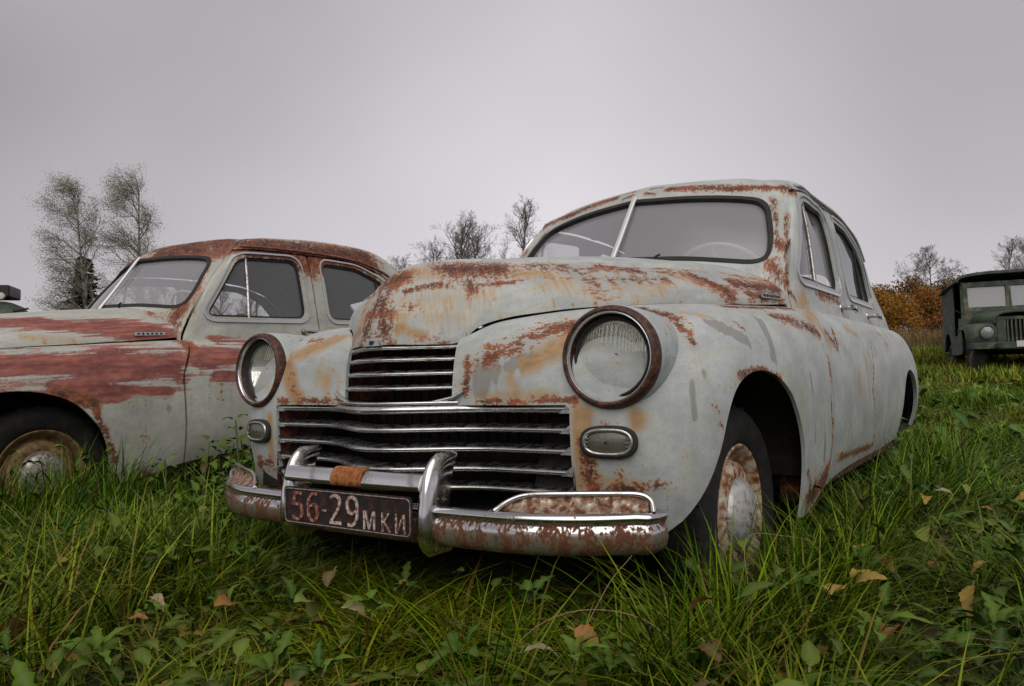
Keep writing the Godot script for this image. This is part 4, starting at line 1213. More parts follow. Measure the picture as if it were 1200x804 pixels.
func paint(g: Grid, wear: Array, w: int, h: int, seed_: int, base: Color, spots: float) -> Array:
	var f := wear_field(g, wear)
	f.resize(w, h, Image.INTERPOLATE_CUBIC)
	var fd := f.get_data()
	var n1 := noise_bytes(w, h, seed_, 0.011, 4)
	var n2 := noise_bytes(w, h, seed_ + 1, 0.07, 3)
	var n3 := noise_bytes(w, h, seed_ + 2, 0.25, 2)
	var n4 := stretched_noise(w, h, seed_ + 3, 0.09, 10)
	var n5 := noise_bytes(w, h, seed_ + 4, 0.022, 3)
	var n6 := wiped_noise(w, h, seed_ + 5)
	var out := PackedByteArray()
	out.resize(w * h * 3)
	var rough := PackedByteArray()
	rough.resize(w * h)
	var br := base.r * 255.0
	var bg := base.g * 255.0
	var bb := base.b * 255.0
	for i in w * h:
		var a := n1[i] * 0.00392157 - 0.5
		var b := n2[i] * 0.00392157 - 0.5
		var c := n3[i] * 0.00392157 - 0.5
		var s := n4[i] * 0.00392157 - 0.5
		var e := n5[i] * 0.00392157 - 0.5
		var k := i * 4
		# faded paint, mottled and streaked
		var v := 1.0 + a * 0.20 + b * 0.10 + c * 0.09 + s * (0.05 + 0.3 * maxf(e, 0.0))
		var r := br * v
		var gg := bg * v
		var bl := bb * v
		var yel := e * 1.7 - 0.06 + s * 0.4
		if yel > 0.0:
			yel = minf(yel, 0.45)
			r += (176.0 - r) * yel * 0.6; gg += (166.0 - gg) * yel * 0.6; bl += (136.0 - bl) * yel * 0.75
		else: yel = 0.0
		var grey := fd[k + 2] * 0.0048
		var wg := maxf((grey * 1.3 + a * 0.8 + s * 0.9 - 0.62) * 4.0, minf((s * 1.1 + c * 0.8 + e * 0.7 + b * 0.3 - 0.42) * 4.0, 0.85))
		if wg > 0.0:
			wg = minf(wg, 1.0) * 0.62
			r += (112.0 - r) * wg; gg += (111.0 - gg) * wg; bl += (108.0 - bl) * wg
		var st := 0.0
		if fd[k + 1] > 0:
			st = clampf((fd[k + 1] * 0.0055 + a * 0.5 + b * 0.5 + s * 0.5 - 0.30) * 1.5, 0.0, 1.0) * 0.78
			r += (158.0 + b * 40.0 - r) * st; gg += (118.0 + b * 40.0 - gg) * st; bl += (72.0 + b * 30.0 - bl) * st
		var pr := 0.0
		if fd[k + 3] > 0:
			var wp := n6[i] * 0.00392157 - 0.5
			pr = clampf((fd[k + 3] * 0.0052 + a * 0.75 + wp * 1.05 + b * 0.35 + c * 0.3 + e * 0.3 - 0.50) * 3.2, 0.0, 1.0) * 0.94
			r += (122.0 + b * 36.0 + e * 46.0 + wp * 50.0 - r) * pr; gg += (66.0 + b * 34.0 + e * 34.0 + wp * 46.0 - gg) * pr; bl += (58.0 + b * 34.0 + e * 26.0 + wp * 42.0 - bl) * pr
		# stray pits where fine and coarse grain meet, and the rust itself with its ochre rim
		var ru := (b + c * 1.3 + e * 0.9 - spots) * 6.0
		if fd[k] > 0:
			var m := fd[k] * 0.0050 + a * 0.50 + b * 1.15 + c * 1.05 + e * 0.55 + s * 0.40
			ru = maxf(ru, (m - 0.58) * 4.0)
			var halo := clampf((m - 0.30) * 2.0, 0.0, 1.0)
			r += (164.0 - r) * halo * 0.42; gg += (122.0 - gg) * halo * 0.46; bl += (88.0 - bl) * halo * 0.5
		if ru > 0.0:
			ru = minf(ru, 1.0)
			var tone := clampf(0.55 + b * 1.3 + a * 0.9 + c - fd[k] * 0.0007, 0.0, 1.0)
			r += (58.0 + 92.0 * tone - r) * ru; gg += (34.0 + 56.0 * tone - gg) * ru; bl += (27.0 + 36.0 * tone - bl) * ru
		else: ru = 0.0
		var o := i * 3
		out[o] = int(clampf(r, 0.0, 255.0)); out[o + 1] = int(clampf(gg, 0.0, 255.0)); out[o + 2] = int(clampf(bl, 0.0, 255.0))
		rough[i] = int(118.0 + yel * 100.0 + ru * 100.0 * (1.0 - pr) + pr * 60.0 + st * 30.0 + b * 40.0) & 255
	return [Image.create_from_data(w, h, false, Image.FORMAT_RGB8, out), Image.create_from_data(w, h, false, Image.FORMAT_L8, rough)]

func paint_material(im: Array) -> StandardMaterial3D:
	var m := StandardMaterial3D.new()
	m.albedo_texture = ImageTexture.create_from_image(im[0])
	m.roughness_texture = ImageTexture.create_from_image(im[1])
	m.roughness = 1.0
	m.metallic_specular = 0.45
	# flaked edges and pits stand in low relief
	m.heightmap_enabled = true
	m.heightmap_texture = m.roughness_texture
	m.heightmap_scale = 0.05
	return m

func plain(c: Color, rough := 0.7, metal := 0.0) -> StandardMaterial3D:
	var m := StandardMaterial3D.new()
	m.albedo_color = c
	m.roughness = rough
	m.metallic = metal
	return m

# colours of a surface that follow a noise ramp, mapped in three planes
func mottled(stops: Array, scale: float, seed_: int, rough := 0.85, metal_stops := [], rough_stops := [], size := 256, freq := 0.02, oct := 5) -> StandardMaterial3D:
	var n := noise_bytes(size, size, seed_, freq, oct)
	# make it tile by folding
	var fine := noise_bytes(size, size, seed_ + 9, 0.16, 3)
	var m := StandardMaterial3D.new()
	var out := PackedByteArray()
	out.resize(size * size * 3)
	var mt := PackedByteArray()
	mt.resize(size * size)
	var rg := PackedByteArray()
	rg.resize(size * size)
	var grad := Gradient.new()
	grad.offsets = PackedFloat32Array(stops.map(func(x: Array) -> float: return x[0]))
	grad.colors = PackedColorArray(stops.map(func(x: Array) -> Color: return x[1]))
	for i in size * size:
		var t := clampf(n[i] / 255.0 * 0.75 + fine[i] / 255.0 * 0.25, 0.0, 1.0)
		var c := grad.sample(t)
		out[i * 3] = int(c.r * 255.0); out[i * 3 + 1] = int(c.g * 255.0); out[i * 3 + 2] = int(c.b * 255.0)
		if metal_stops.size() == 2: mt[i] = int(255.0 * (1.0 - sstep(metal_stops[0], metal_stops[1], t)))
		if rough_stops.size() == 2: rg[i] = int(255.0 * lerpf(rough_stops[0], rough_stops[1], sstep(0.4, 0.6, t)))
	m.albedo_texture = ImageTexture.create_from_image(Image.create_from_data(size, size, false, Image.FORMAT_RGB8, out))
	m.roughness = rough
	if metal_stops.size() == 2:
		m.metallic = 1.0
		m.metallic_texture = ImageTexture.create_from_image(Image.create_from_data(size, size, false, Image.FORMAT_L8, mt))
	if rough_stops.size() == 2:
		m.roughness = 1.0
		m.roughness_texture = ImageTexture.create_from_image(Image.create_from_data(size, size, false, Image.FORMAT_L8, rg))
	m.uv1_triplanar = true
	m.uv1_scale = Vector3.ONE * scale
	return m

func c8(r: int, g: int, b: int) -> Color: return Color8(r, g, b)

func glass(c: Color, alpha: float, rough := 0.03) -> StandardMaterial3D:
	var m := plain(Color(c.r, c.g, c.b, alpha), rough)
	m.transparency = BaseMaterial3D.TRANSPARENCY_ALPHA
	m.metallic_specular = 0.6
	return m

# the bumper's plating: chrome above, pitted, then rust and ochre film on the lower roll; v runs round the section
func bumper_material(seed_: int, worn: float) -> StandardMaterial3D:
	var w := 1024
	var h := 128
	var n1 := noise_bytes(w, h, seed_, 0.03, 4)
	var n2 := noise_bytes(w, h, seed_ + 1, 0.16, 3)
	var n3 := stretched_noise(w, h, seed_ + 2, 0.05, 8)
	var al := PackedByteArray(); al.resize(w * h * 3)
	var mt := PackedByteArray(); mt.resize(w * h)
	var rg := PackedByteArray(); rg.resize(w * h)
	for y in h:
		var v := float(y) / h
		# distance round the section in shares: top roll, groove, lower roll
		var g := 0.0
		if v > 0.16 and v < 0.24: g = 0.55
		elif v >= 0.24 and v < 0.50: g = 0.50
		elif v >= 0.50: g = 0.95
		for x in w:
			var i := y * w + x
			var a := n1[i] / 255.0 - 0.5
			var b := n2[i] / 255.0 - 0.5
			var s := n3[i] / 255.0 - 0.5
			var r := clampf((g * worn * 1.05 + a * 1.1 + b * 1.3 + s * 0.12 - 0.50) * 4.0, 0.0, 1.0)
			var film := clampf((g + a * 0.6 + s * 0.3 - 0.15) * 1.6, 0.0, 1.0) if v > 0.24 else 0.0
			var t := clampf(0.5 + b * 1.4 + a, 0.0, 1.0)
			var cr := mixb(188.0, 98.0, film); var cg := mixb(188.0, 74.0, film); var cb := mixb(190.0, 42.0, film)
			al[i * 3] = int(mixb(cr, mixb(36.0, 100.0, t), r)); al[i * 3 + 1] = int(mixb(cg, mixb(21.0, 56.0, t), r)); al[i * 3 + 2] = int(mixb(cb, mixb(14.0, 31.0, t), r))
			mt[i] = int(255.0 * (1.0 - r) * (1.0 - film * 0.85))
			rg[i] = int(mixb(mixb(40.0, 95.0, film), 215.0, r))
	var m := StandardMaterial3D.new()
	m.albedo_texture = ImageTexture.create_from_image(Image.create_from_data(w, h, false, Image.FORMAT_RGB8, al))
	m.metallic = 1.0
	m.metallic_texture = ImageTexture.create_from_image(Image.create_from_data(w, h, false, Image.FORMAT_L8, mt))
	m.roughness_texture = ImageTexture.create_from_image(Image.create_from_data(w, h, false, Image.FORMAT_L8, rg))
	m.uv1_scale = Vector3(0.6, 1.0 / 0.335, 1.0)
	return m

func make_materials() -> void:
	M.chrome = mottled([[0.0, c8(205, 205, 206)], [0.55, c8(196, 196, 196)], [0.72, c8(150, 146, 138)], [0.86, c8(110, 74, 48)]], 3.0, 11, 0.12, [0.72, 0.84], [0.10, 0.22])
	M.chrome_dull = mottled([[0.0, c8(190, 190, 190)], [0.6, c8(172, 171, 168)], [0.75, c8(120, 108, 96)], [0.9, c8(92, 60, 40)]], 6.0, 12, 0.3, [0.66, 0.82], [0.24, 0.42])
	M.chrome_grille = mottled([[0.0, c8(216, 216, 218)], [0.58, c8(204, 204, 204)], [0.74, c8(150, 142, 130)], [0.88, c8(84, 56, 38)]], 5.0, 13, 0.25, [0.70, 0.86], [0.22, 0.40])
	M.trim_white = plain(c8(214, 214, 214), 0.35, 0.55)
	M.rubber = mottled([[0.3, c8(20, 20, 20)], [0.7, c8(38, 37, 35)]], 4.0, 14, 0.8)
	M.tyre = mottled([[0.25, c8(16, 16, 16)], [0.55, c8(28, 27, 26)], [0.85, c8(50, 47, 42)]], 3.0, 15, 0.88)
	M.under = mottled([[0.3, c8(16, 14, 12)], [0.6, c8(30, 24, 19)], [0.8, c8(52, 34, 22)]], 3.0, 16, 0.95)
	M.rust_dark = mottled([[0.25, c8(38, 20, 13)], [0.5, c8(74, 38, 22)], [0.75, c8(112, 62, 34)], [0.9, c8(146, 98, 58)]], 5.0, 17, 0.92)
	M.rust_orange = mottled([[0.2, c8(74, 36, 18)], [0.45, c8(132, 74, 34)], [0.7, c8(160, 104, 54)], [0.85, c8(92, 46, 24)]], 9.0, 18, 0.92)
	M.seat_dark = mottled([[0.3, c8(44, 42, 40)], [0.7, c8(66, 62, 56)]], 3.0, 19, 0.9)
	M.ivory = plain(c8(190, 186, 172), 0.4)
	M.dark_metal = plain(c8(40, 40, 40), 0.5, 0.4)
	M.plate = mottled([[0.25, c8(17, 11, 11)], [0.5, c8(30, 15, 13)], [0.7, c8(54, 26, 21)], [0.85, c8(80, 46, 34)]], 6.0, 20, 0.6)
	M.plate_rim = mottled([[0.3, c8(70, 60, 56)], [0.7, c8(150, 142, 136)]], 12.0, 21, 0.6)
	M.plate_white = mottled([[0.25, c8(96, 60, 50)], [0.48, c8(176, 158, 146)], [0.8, c8(204, 194, 184)]], 14.0, 22, 0.6)
	M.plate_red = mottled([[0.25, c8(70, 32, 26)], [0.5, c8(128, 70, 56)], [0.72, c8(176, 136, 120)], [0.85, c8(210, 196, 184)]], 14.0, 23, 0.6)
	M.plate_worn = mottled([[0.3, c8(74, 36, 30)], [0.5, c8(150, 116, 102)], [0.75, c8(196, 184, 174)]], 14.0, 24, 0.6)
	M.reflector = mottled([[0.3, c8(226, 226, 220)], [0.6, c8(212, 212, 204)], [0.8, c8(160, 158, 132)]], 6.0, 25, 0.12)
	M.reflector.metallic = 0.9
	M.lens = glass(c8(196, 200, 190), 0.10, 0.05)
	M.lamp_lens = glass(c8(92, 90, 74), 0.72, 0.15)
	M.army_lens = glass(c8(150, 156, 160), 0.55, 0.08)
	M.plate_pale = plain(c8(186, 184, 178), 0.6)
	M.stem = plain(Color(0.30, 0.34, 0.16), 0.7)
	M.straw = plain(c8(132, 106, 78), 0.8)
	M.trim = plain(c8(196, 197, 198), 0.22, 0.85)
	M.screen_glass = glass(c8(166, 166, 171), 0.5, 0.2)
	M.side_glass = glass(c8(150, 152, 154), 0.26, 0.03)

func make_paint() -> void:
	var grey := c8(164, 168, 167)
	var tone := c8(163, 164, 157)
	# the paint of each panel is computed side by side
	var jobs := [[g_hood, WEAR_ONE, 800, 400, 101, grey, 0.74], [g_side, WEAR_ONE, 1792, 352, 202, grey, 0.76], [g_side, WEAR_ONE_FAR, 1024, 256, 303, grey, 0.72], [g_dome, WEAR_ONE, 1152, 384, 404, grey, 0.72],
		[g_hood, WEAR_TWO, 640, 320, 505, tone, 0.76], [g_side, WEAR_TWO, 1152, 256, 606, tone, 0.80], [g_dome, WEAR_TWO, 896, 320, 707, tone, 0.76]]
	var done := []
	done.resize(jobs.size())
	var task := WorkerThreadPool.add_group_task(func(i: int) -> void: done[i] = paint(jobs[i][0], jobs[i][1], jobs[i][2], jobs[i][3], jobs[i][4], jobs[i][5], jobs[i][6]), jobs.size(), -1, true)
	WorkerThreadPool.wait_for_group_task_completion(task)
	var mats := done.map(paint_material)
	var one := {hood = mats[0], side = mats[1], side_far = mats[2], dome = mats[3]}
	var two := {hood = mats[4], side = mats[5], side_far = mats[5], dome = mats[6]}
	one.plain = mottled([[0.2, c8(140, 146, 147)], [0.5, c8(166, 172, 173)], [0.68, c8(160, 160, 150)], [0.78, c8(140, 96, 60)], [0.86, c8(78, 40, 26)]], 3.0, 31, 0.6)
	one.ring = mottled([[0.2, c8(22, 12, 9)], [0.48, c8(50, 25, 15)], [0.66, c8(84, 42, 24)], [0.84, c8(128, 84, 56)]], 9.0, 32, 0.6)
	one.rim = mottled([[0.22, c8(92, 46, 24)], [0.42, c8(146, 92, 50)], [0.55, c8(186, 176, 156)], [0.75, c8(200, 196, 182)]], 5.0, 33, 0.75)
	one.hubcap = mottled([[0.2, c8(104, 72, 54)], [0.36, c8(172, 168, 164)], [0.7, c8(198, 198, 198)]], 6.0, 34, 0.4)
	one.hubcap.metallic = 0.35
	one.bumper = bumper_material(35, 1.0)
	one.bumper_rust = mottled([[0.2, c8(190, 186, 176)], [0.36, c8(176, 168, 150)], [0.44, c8(140, 100, 66)], [0.54, c8(96, 50, 28)], [0.76, c8(54, 27, 17)]], 7.0, 36, 0.6, [0.34, 0.46], [0.4, 0.9])
	M.one = one
	two.plain = mottled([[0.2, c8(96, 46, 34)], [0.5, c8(122, 64, 48)], [0.68, c8(140, 120, 104)], [0.86, c8(78, 40, 26)]], 3.0, 41, 0.7)
	two.ring = one.ring
	two.rim = mottled([[0.2, c8(70, 42, 24)], [0.45, c8(116, 88, 54)], [0.75, c8(146, 122, 84)]], 4.0, 42, 0.75)
	two.hubcap = mottled([[0.2, c8(104, 76, 52)], [0.42, c8(150, 140, 128)], [0.7, c8(182, 182, 182)]], 8.0, 43, 0.4)
	two.hubcap.metallic = 0.5
	two.bumper = one.bumper
	two.bumper_rust = one.bumper_rust
	M.two = two

# ------------------------------------------------------------------ ground, grass and weeds
func ground_y(x: float, z: float) -> float:
	var d := -z - 3.0
	var rise := 0.0
	if d > 0.0: rise = 0.060 * (d - 3.0 * (1.0 - exp(-d / 3.0)))
	rise = minf(rise, 0.62 + 0.020 * maxf(d, 0.0))
	return 0.06 + rise + 0.015 * sin(x * 1.7 + 1.0) * sin(z * 1.3) + 0.02 * sin(x * 0.31 + 2.0) * cos(z * 0.27) * clampf(absf(z) * 0.2, 0.0, 1.0)

func near_car(x: float, z: float) -> float:
	# distance outside the footprints of the two saloons (negative inside)
	var a := Vector2(absf(x) - 0.80, absf(z + 2.1) - 2.15)
	var b := Vector2(absf(x + 2.886) - 0.80, absf(z + 1.57) - 2.15)
	return minf(maxf(a.x, a.y), maxf(b.x, b.y))

func blade(b: Buf, at: Vector3, dir: float, h: float, lean: float, wid: float, col: Color, rows := 4, curl := 1.6) -> void:
	# a ribbon that rises and bows over, of one colour along its whole length
	var d := Vector3(cos(dir), 0, sin(dir))
	var s := Vector3(-sin(dir), 0, cos(dir))
	var base := b.v.size()
	for i in rows + 1:
		var t := float(i) / rows
		var c := at + Vector3.UP * (h * (t - 0.28 * lean * pow(t, curl + 0.6))) + d * (h * lean * pow(t, curl))
		var slope := Vector3.UP * (1.0 - 0.6 * lean * t) + d * (lean * curl * pow(maxf(t, 0.01), curl - 1.0))
		var n := s.cross(slope).normalized()
		if n.y < 0.0: n = -n
		var w := wid * (1.0 - pow(t, 2.2)) * (0.55 + 0.9 * minf(t * 3.0, 0.5))
		b.vert(c - s * w, (n - s * 0.35).normalized(), Vector2.ZERO, col)
		b.vert(c + s * w, (n + s * 0.35).normalized(), Vector2.ZERO, col)
	for i in rows: b.quad(base + i * 2, base + i * 2 + 1, base + i * 2 + 3, base + i * 2 + 2)

func blade_color(r: RandomNumberGenerator, dry: float) -> Color:
	var k := r.randf()
	if k < dry: return Color(0.17, 0.13, 0.05).lerp(Color(0.10, 0.062, 0.026), r.randf())
	if k < dry * 3.4: return Color(0.20, 0.19, 0.03).lerp(Color(0.10, 0.11, 0.02), r.randf())
	return Color(0.014, 0.048, 0.002).lerp(Color(0.165, 0.235, 0.014), pow(r.randf(), 1.7))

func tuft(seed_: int, count: int, h: float, spread: float, wid: float, lean0: float, lean1: float, dry: float, rows := 4) -> Buf:
	var r := RandomNumberGenerator.new()
	r.seed = seed_
	var b := Buf.new()
	b.colored = true
	for i in count:
		var a := r.randf() * TAU
		var q := sqrt(r.randf()) * spread
		blade(b, Vector3(cos(a) * q, -0.01, sin(a) * q), a + r.randf_range(-0.9, 0.9), h * r.randf_range(0.45, 1.0), r.randf_range(lean0, lean1), wid * r.randf_range(0.6, 1.15), blade_color(r, dry), rows, r.randf_range(1.4, 2.2))
	return b

# a broad leaf with a folded midrib and a wavy or toothed edge, lying out from its stalk along +x
func leaf_shape(len_: float, wid: float, teeth: float, bow: float, seed_: int, col: Color, stalk := 0.0, tip := 1.0, n := 9) -> Buf:
	var r := RandomNumberGenerator.new()
	r.seed = seed_
	var b := Buf.new()
	b.colored = true
	var ph := r.randf() * 6.0
	for i in n + 1:
		var t := float(i) / n
		var prof := pow(sin(PI * pow(t, 0.8)), 0.75) * (1.0 - 0.25 * (1.0 - tip) * t)
		var w := wid * prof * (1.0 + teeth * sin(t * 34.0 + ph)) + 0.0012
		var x := stalk + len_ * t
		var y := bow * (t - 1.3 * t * t) * len_ + 0.012 * sin(t * 9.0 + ph) * len_
		var c := Vector3(x, y, 0)
		for s in [-1.0, 0.0, 1.0]:
			var lift := 0.28 * w * absf(s) + 0.10 * w * sin(t * 16.0 + ph + s) * absf(s)
			var sl := bow * (1.0 - 2.6 * t)
			var k := col * (1.0 + 0.16 * sin(t * 23.0 + s * 2.0 + ph) + r.randf_range(-0.15, 0.15))
			if s != 0.0 and r.randf() < 0.16: k = k.lerp(Color(0.10, 0.06, 0.02), 0.55)
			if s == 0.0: k = col.lerp(Color(0.16, 0.2, 0.09), 0.35)
			b.vert(c + Vector3(0, lift, s * w), Vector3(-sl, 1, -0.3 * s).normalized(), Vector2(t, s), k)
	for i in n:
		for j in 2: b.quad(i * 3 + j, i * 3 + j + 1, i * 3 + j + 4, i * 3 + j + 3)
	if stalk > 0.0:
		var k0 := b.v.size()
		for i in 2:
			for s in [-1.0, 1.0]: b.vert(Vector3(stalk * i, 0, s * 0.002), Vector3.UP, Vector2.ZERO, Color(0.12, 0.13, 0.05))
		b.quad(k0, k0 + 1, k0 + 3, k0 + 2)
	return b

func scatter(host: Node3D, called: String, mesh: Mesh, mat: Material, tr: Array, cols: Array) -> void:
	if tr.is_empty(): return
	var mm := MultiMesh.new()
	mm.transform_format = MultiMesh.TRANSFORM_3D
	mm.use_colors = true
	mm.mesh = mesh
	mm.instance_count = tr.size()
	for i in tr.size():
		mm.set_instance_transform(i, tr[i])
		mm.set_instance_color(i, cols[i])
	var o := MultiMeshInstance3D.new()
	o.multimesh = mm
	o.material_override = mat
	o.name = called
	host.add_child(o, true)
	o.set_meta("kind", "stuff")

func foliage_mat(back: Color, rough := 0.6) -> StandardMaterial3D:
	var m := StandardMaterial3D.new()
	m.vertex_color_use_as_albedo = true
	m.albedo_color = Color.WHITE
	m.roughness = rough
	m.metallic_specular = 0.22
	m.cull_mode = BaseMaterial3D.CULL_DISABLED
	m.backlight_enabled = true
	m.backlight = back
	return m

var lush := FastNoiseLite.new()

func ground_and_grass() -> void:
	lush.seed = 8
	lush.frequency = 0.35
	# one sheet to the horizon, finer near the cars
	var g := make_grid(120, 120, func(u: float, v: float) -> Vector3:
		var a := u * 2.0 - 1.0
		var c := v * 2.0 - 1.0
		var x := signf(a) * (absf(a) * 12.0 + pow(absf(a), 4.0) * 290.0)
		var z := -2.0 + signf(c) * (absf(c) * 12.0 + pow(absf(c), 4.0) * 290.0)
		return Vector3(x, ground_y(x, z), z))
	for i in g.n.size():
		if g.n[i].y < 0: g.n[i] = -g.n[i]
	var gm := mottled([[0.2, c8(22, 18, 12)], [0.45, c8(34, 32, 18)], [0.6, c8(38, 44, 18)], [0.8, c8(54, 54, 26)]], 0.35, 51, 0.95, [], [], 512, 0.03, 5)
	gm.uv1_world_triplanar = true
	tag(put("ground", cut(g, [], 0, 0).mesh(), gm), "", "", "", "structure")
	var host := thing("meadow_grass", "rough uncut green grass covering the field round the cars", "grass", "", "stuff")
	var mat := foliage_mat(Color(0.07, 0.11, 0.006), 0.5)
	M.leaf = foliage_mat(Color(0.06, 0.09, 0.004), 0.75)
	M.leaf.metallic_specular = 0.10
	M.dead_leaf = foliage_mat(Color(0.16, 0.09, 0.02), 0.7)
	var r := RandomNumberGenerator.new()
	r.seed = 77
	var eye := Vector2(1.4, 1.55)
	var ang0 := deg_to_rad(34.4)
	# square sods of grass: [count of blades, height, blade width, lean from, to, dry share, leaflets]
	var sods := [[290, 0.20, 0.0021, 0.4, 1.4, 0.05, 26], [280, 0.25, 0.0025, 0.4, 1.4, 0.04, 16], [260, 0.32, 0.0029, 0.5, 1.5, 0.03, 8], [230, 0.26, 0.0040, 0.5, 1.5, 0.03, 12], [270, 0.17, 0.0021, 0.4, 1.5, 0.12, 36], [230, 0.36, 0.0031, 0.5, 1.5, 0.04, 6], [200, 0.18, 0.0025, 0.4, 1.4, 0.06, 56], [210, 0.21, 0.0028, 0.4, 1.4, 0.04, 48]]
	var meshes := []
	for k in sods.size() * 2:
		var q: Array = sods[k % sods.size()]
		meshes.append(sod(800 + k, 0.30, q[0], q[1], q[2], q[3], q[4], q[5], q[6], 4).mesh())
	var wide := []
	for k in 6: wide.append(sod(900 + k, 0.62, 520, [0.20, 0.24, 0.28, 0.18, 0.26, 0.22][k], 0.0042, 0.3, 1.3, [0.03, 0.04, 0.02, 0.08, 0.05, 0.06][k], 8, 3).mesh())
	var far := []
	for k in 4: far.append(sod(950 + k, 1.5, 520, [0.26, 0.34, 0.3, 0.24][k], 0.011, 0.2, 0.9, [0.05, 0.08, 0.12, 0.2][k], 0, 2).mesh())
	for ring in [[0.55, 5.2, 0.235, meshes, 1.0], [5.2, 12.5, 0.47, wide, 1.05], [12.5, 48.0, 1.12, far, 1.1]]:
		var step: float = ring[2]
		var list: Array = ring[3]
		var tr := []
		var cols := []
		for k in list.size():
			tr.append([]); cols.append([])
		var n := int(ring[1] / step) + 1
		for ix in range(-n, n + 1):
			for iz in range(-n, n + 1):
				var p := eye + Vector2(ix + r.randf_range(-0.3, 0.3), iz + r.randf_range(-0.3, 0.3)) * step
				var d := p - eye
				var rad := d.length()
				if rad < ring[0] or rad > ring[1]: continue
				var off := absf(angle_difference(atan2(-d.x, -d.y), ang0))
				if off > (0.82 if rad < 14.0 else 0.72): continue
				var nc := near_car(p.x, p.y)
				if nc < -0.35: continue
				var l := lush.get_noise_2d(p.x, p.y)
				var sc: float = r.randf_range(0.8, 1.15) * (1.0 + 0.35 * l) * ring[4]
				if nc < 0.0: sc *= 0.7
				elif nc < 0.28: sc *= 1.4 if p.x > -1.2 else 1.7
				if rad < 0.95: sc *= 0.7
				# trodden low before the bumper
				if p.x > -0.62 and p.x < 0.66 and p.y < 0.62:
					if p.y > -0.9: sc *= 0.34 if p.y < 0.16 else 0.46
				var k := r.randi() % list.size()
				if list.size() == 16:
					if nc > 0.0 and nc < 0.3: k = [1, 2, 3, 5, 9, 10, 11, 13][r.randi() % 8]
					elif l < 0.05 and r.randf() < 0.65: k = [4, 6, 7, 12, 14, 15][r.randi() % 6]
				tr[k].append(Transform3D(Basis(Vector3.UP, r.randf() * TAU) * Basis.from_scale(Vector3(1.0, sc, 1.0)), Vector3(p.x, ground_y(p.x, p.y), p.y)))
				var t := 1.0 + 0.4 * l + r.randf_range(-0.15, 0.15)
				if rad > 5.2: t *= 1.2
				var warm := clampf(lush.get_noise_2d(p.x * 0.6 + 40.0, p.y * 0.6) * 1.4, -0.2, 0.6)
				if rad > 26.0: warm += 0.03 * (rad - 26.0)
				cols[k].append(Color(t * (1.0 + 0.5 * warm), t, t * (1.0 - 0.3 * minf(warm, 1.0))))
		for k in list.size(): scatter(host, "grass_sods", list[k], mat, tr[k], cols[k])

func sod(seed_: int, size: float, count: int, h: float, wid: float, lean0: float, lean1: float, dry: float, leaflets: int, rows: int) -> Buf:
	# a square of turf: blades in loose tussocks, small leaves among them
	var r := RandomNumberGenerator.new()
	r.seed = seed_
	var b := Buf.new()
	b.colored = true
	var mids := []
	for k in 9: mids.append(Vector3(r.randf_range(-0.5, 0.5), r.randf_range(0.7, 1.15), r.randf_range(-0.5, 0.5)))
	for i in count:
		var p := Vector2(r.randf_range(-0.5, 0.5), r.randf_range(-0.5, 0.5))
		var tall := r.randf_range(0.4, 1.0)
		var dir := r.randf() * TAU
		if r.randf() < 0.6:
			var m: Vector3 = mids[r.randi() % 9]
			var o := Vector2(r.randfn(), r.randfn()) * 0.055
			p = Vector2(m.x, m.z) + o
			tall *= m.y
			dir = atan2(o.y, o.x) + r.randf_range(-0.8, 0.8)
		blade(b, Vector3(p.x * size, -0.02, p.y * size), dir, h * tall, r.randf_range(lean0, lean1), wid * r.randf_range(0.6, 1.2), blade_color(r, dry), rows, r.randf_range(1.4, 2.3))
	for i in leaflets:
		var a := r.randf() * TAU
		var lf := leaf_shape(r.randf_range(0.022, 0.068) * (size / 0.3), r.randf_range(0.007, 0.017) * (size / 0.3), [0.0, 0.25, 0.12, 0.0][i % 4], r.randf_range(0.1, 0.7), seed_ + i, Color(0.010, 0.042, 0.002).lerp(Color(0.075, 0.135, 0.010), pow(r.randf(), 1.3)) if r.randf() > 0.06 else Color(0.14, 0.08, 0.02), 0.012, 1.0, 5)
		b.add(lf, Transform3D(Basis(Vector3.UP, a) * Basis(Vector3(0, 0, 1), r.randf_range(0.0, 0.8)) * Basis(Vector3(1, 0, 0), r.randf_range(-0.5, 0.5)), Vector3(r.randf_range(-0.5, 0.5) * size, r.randf_range(0.02, 0.6) * h, r.randf_range(-0.5, 0.5) * size)))
	return b

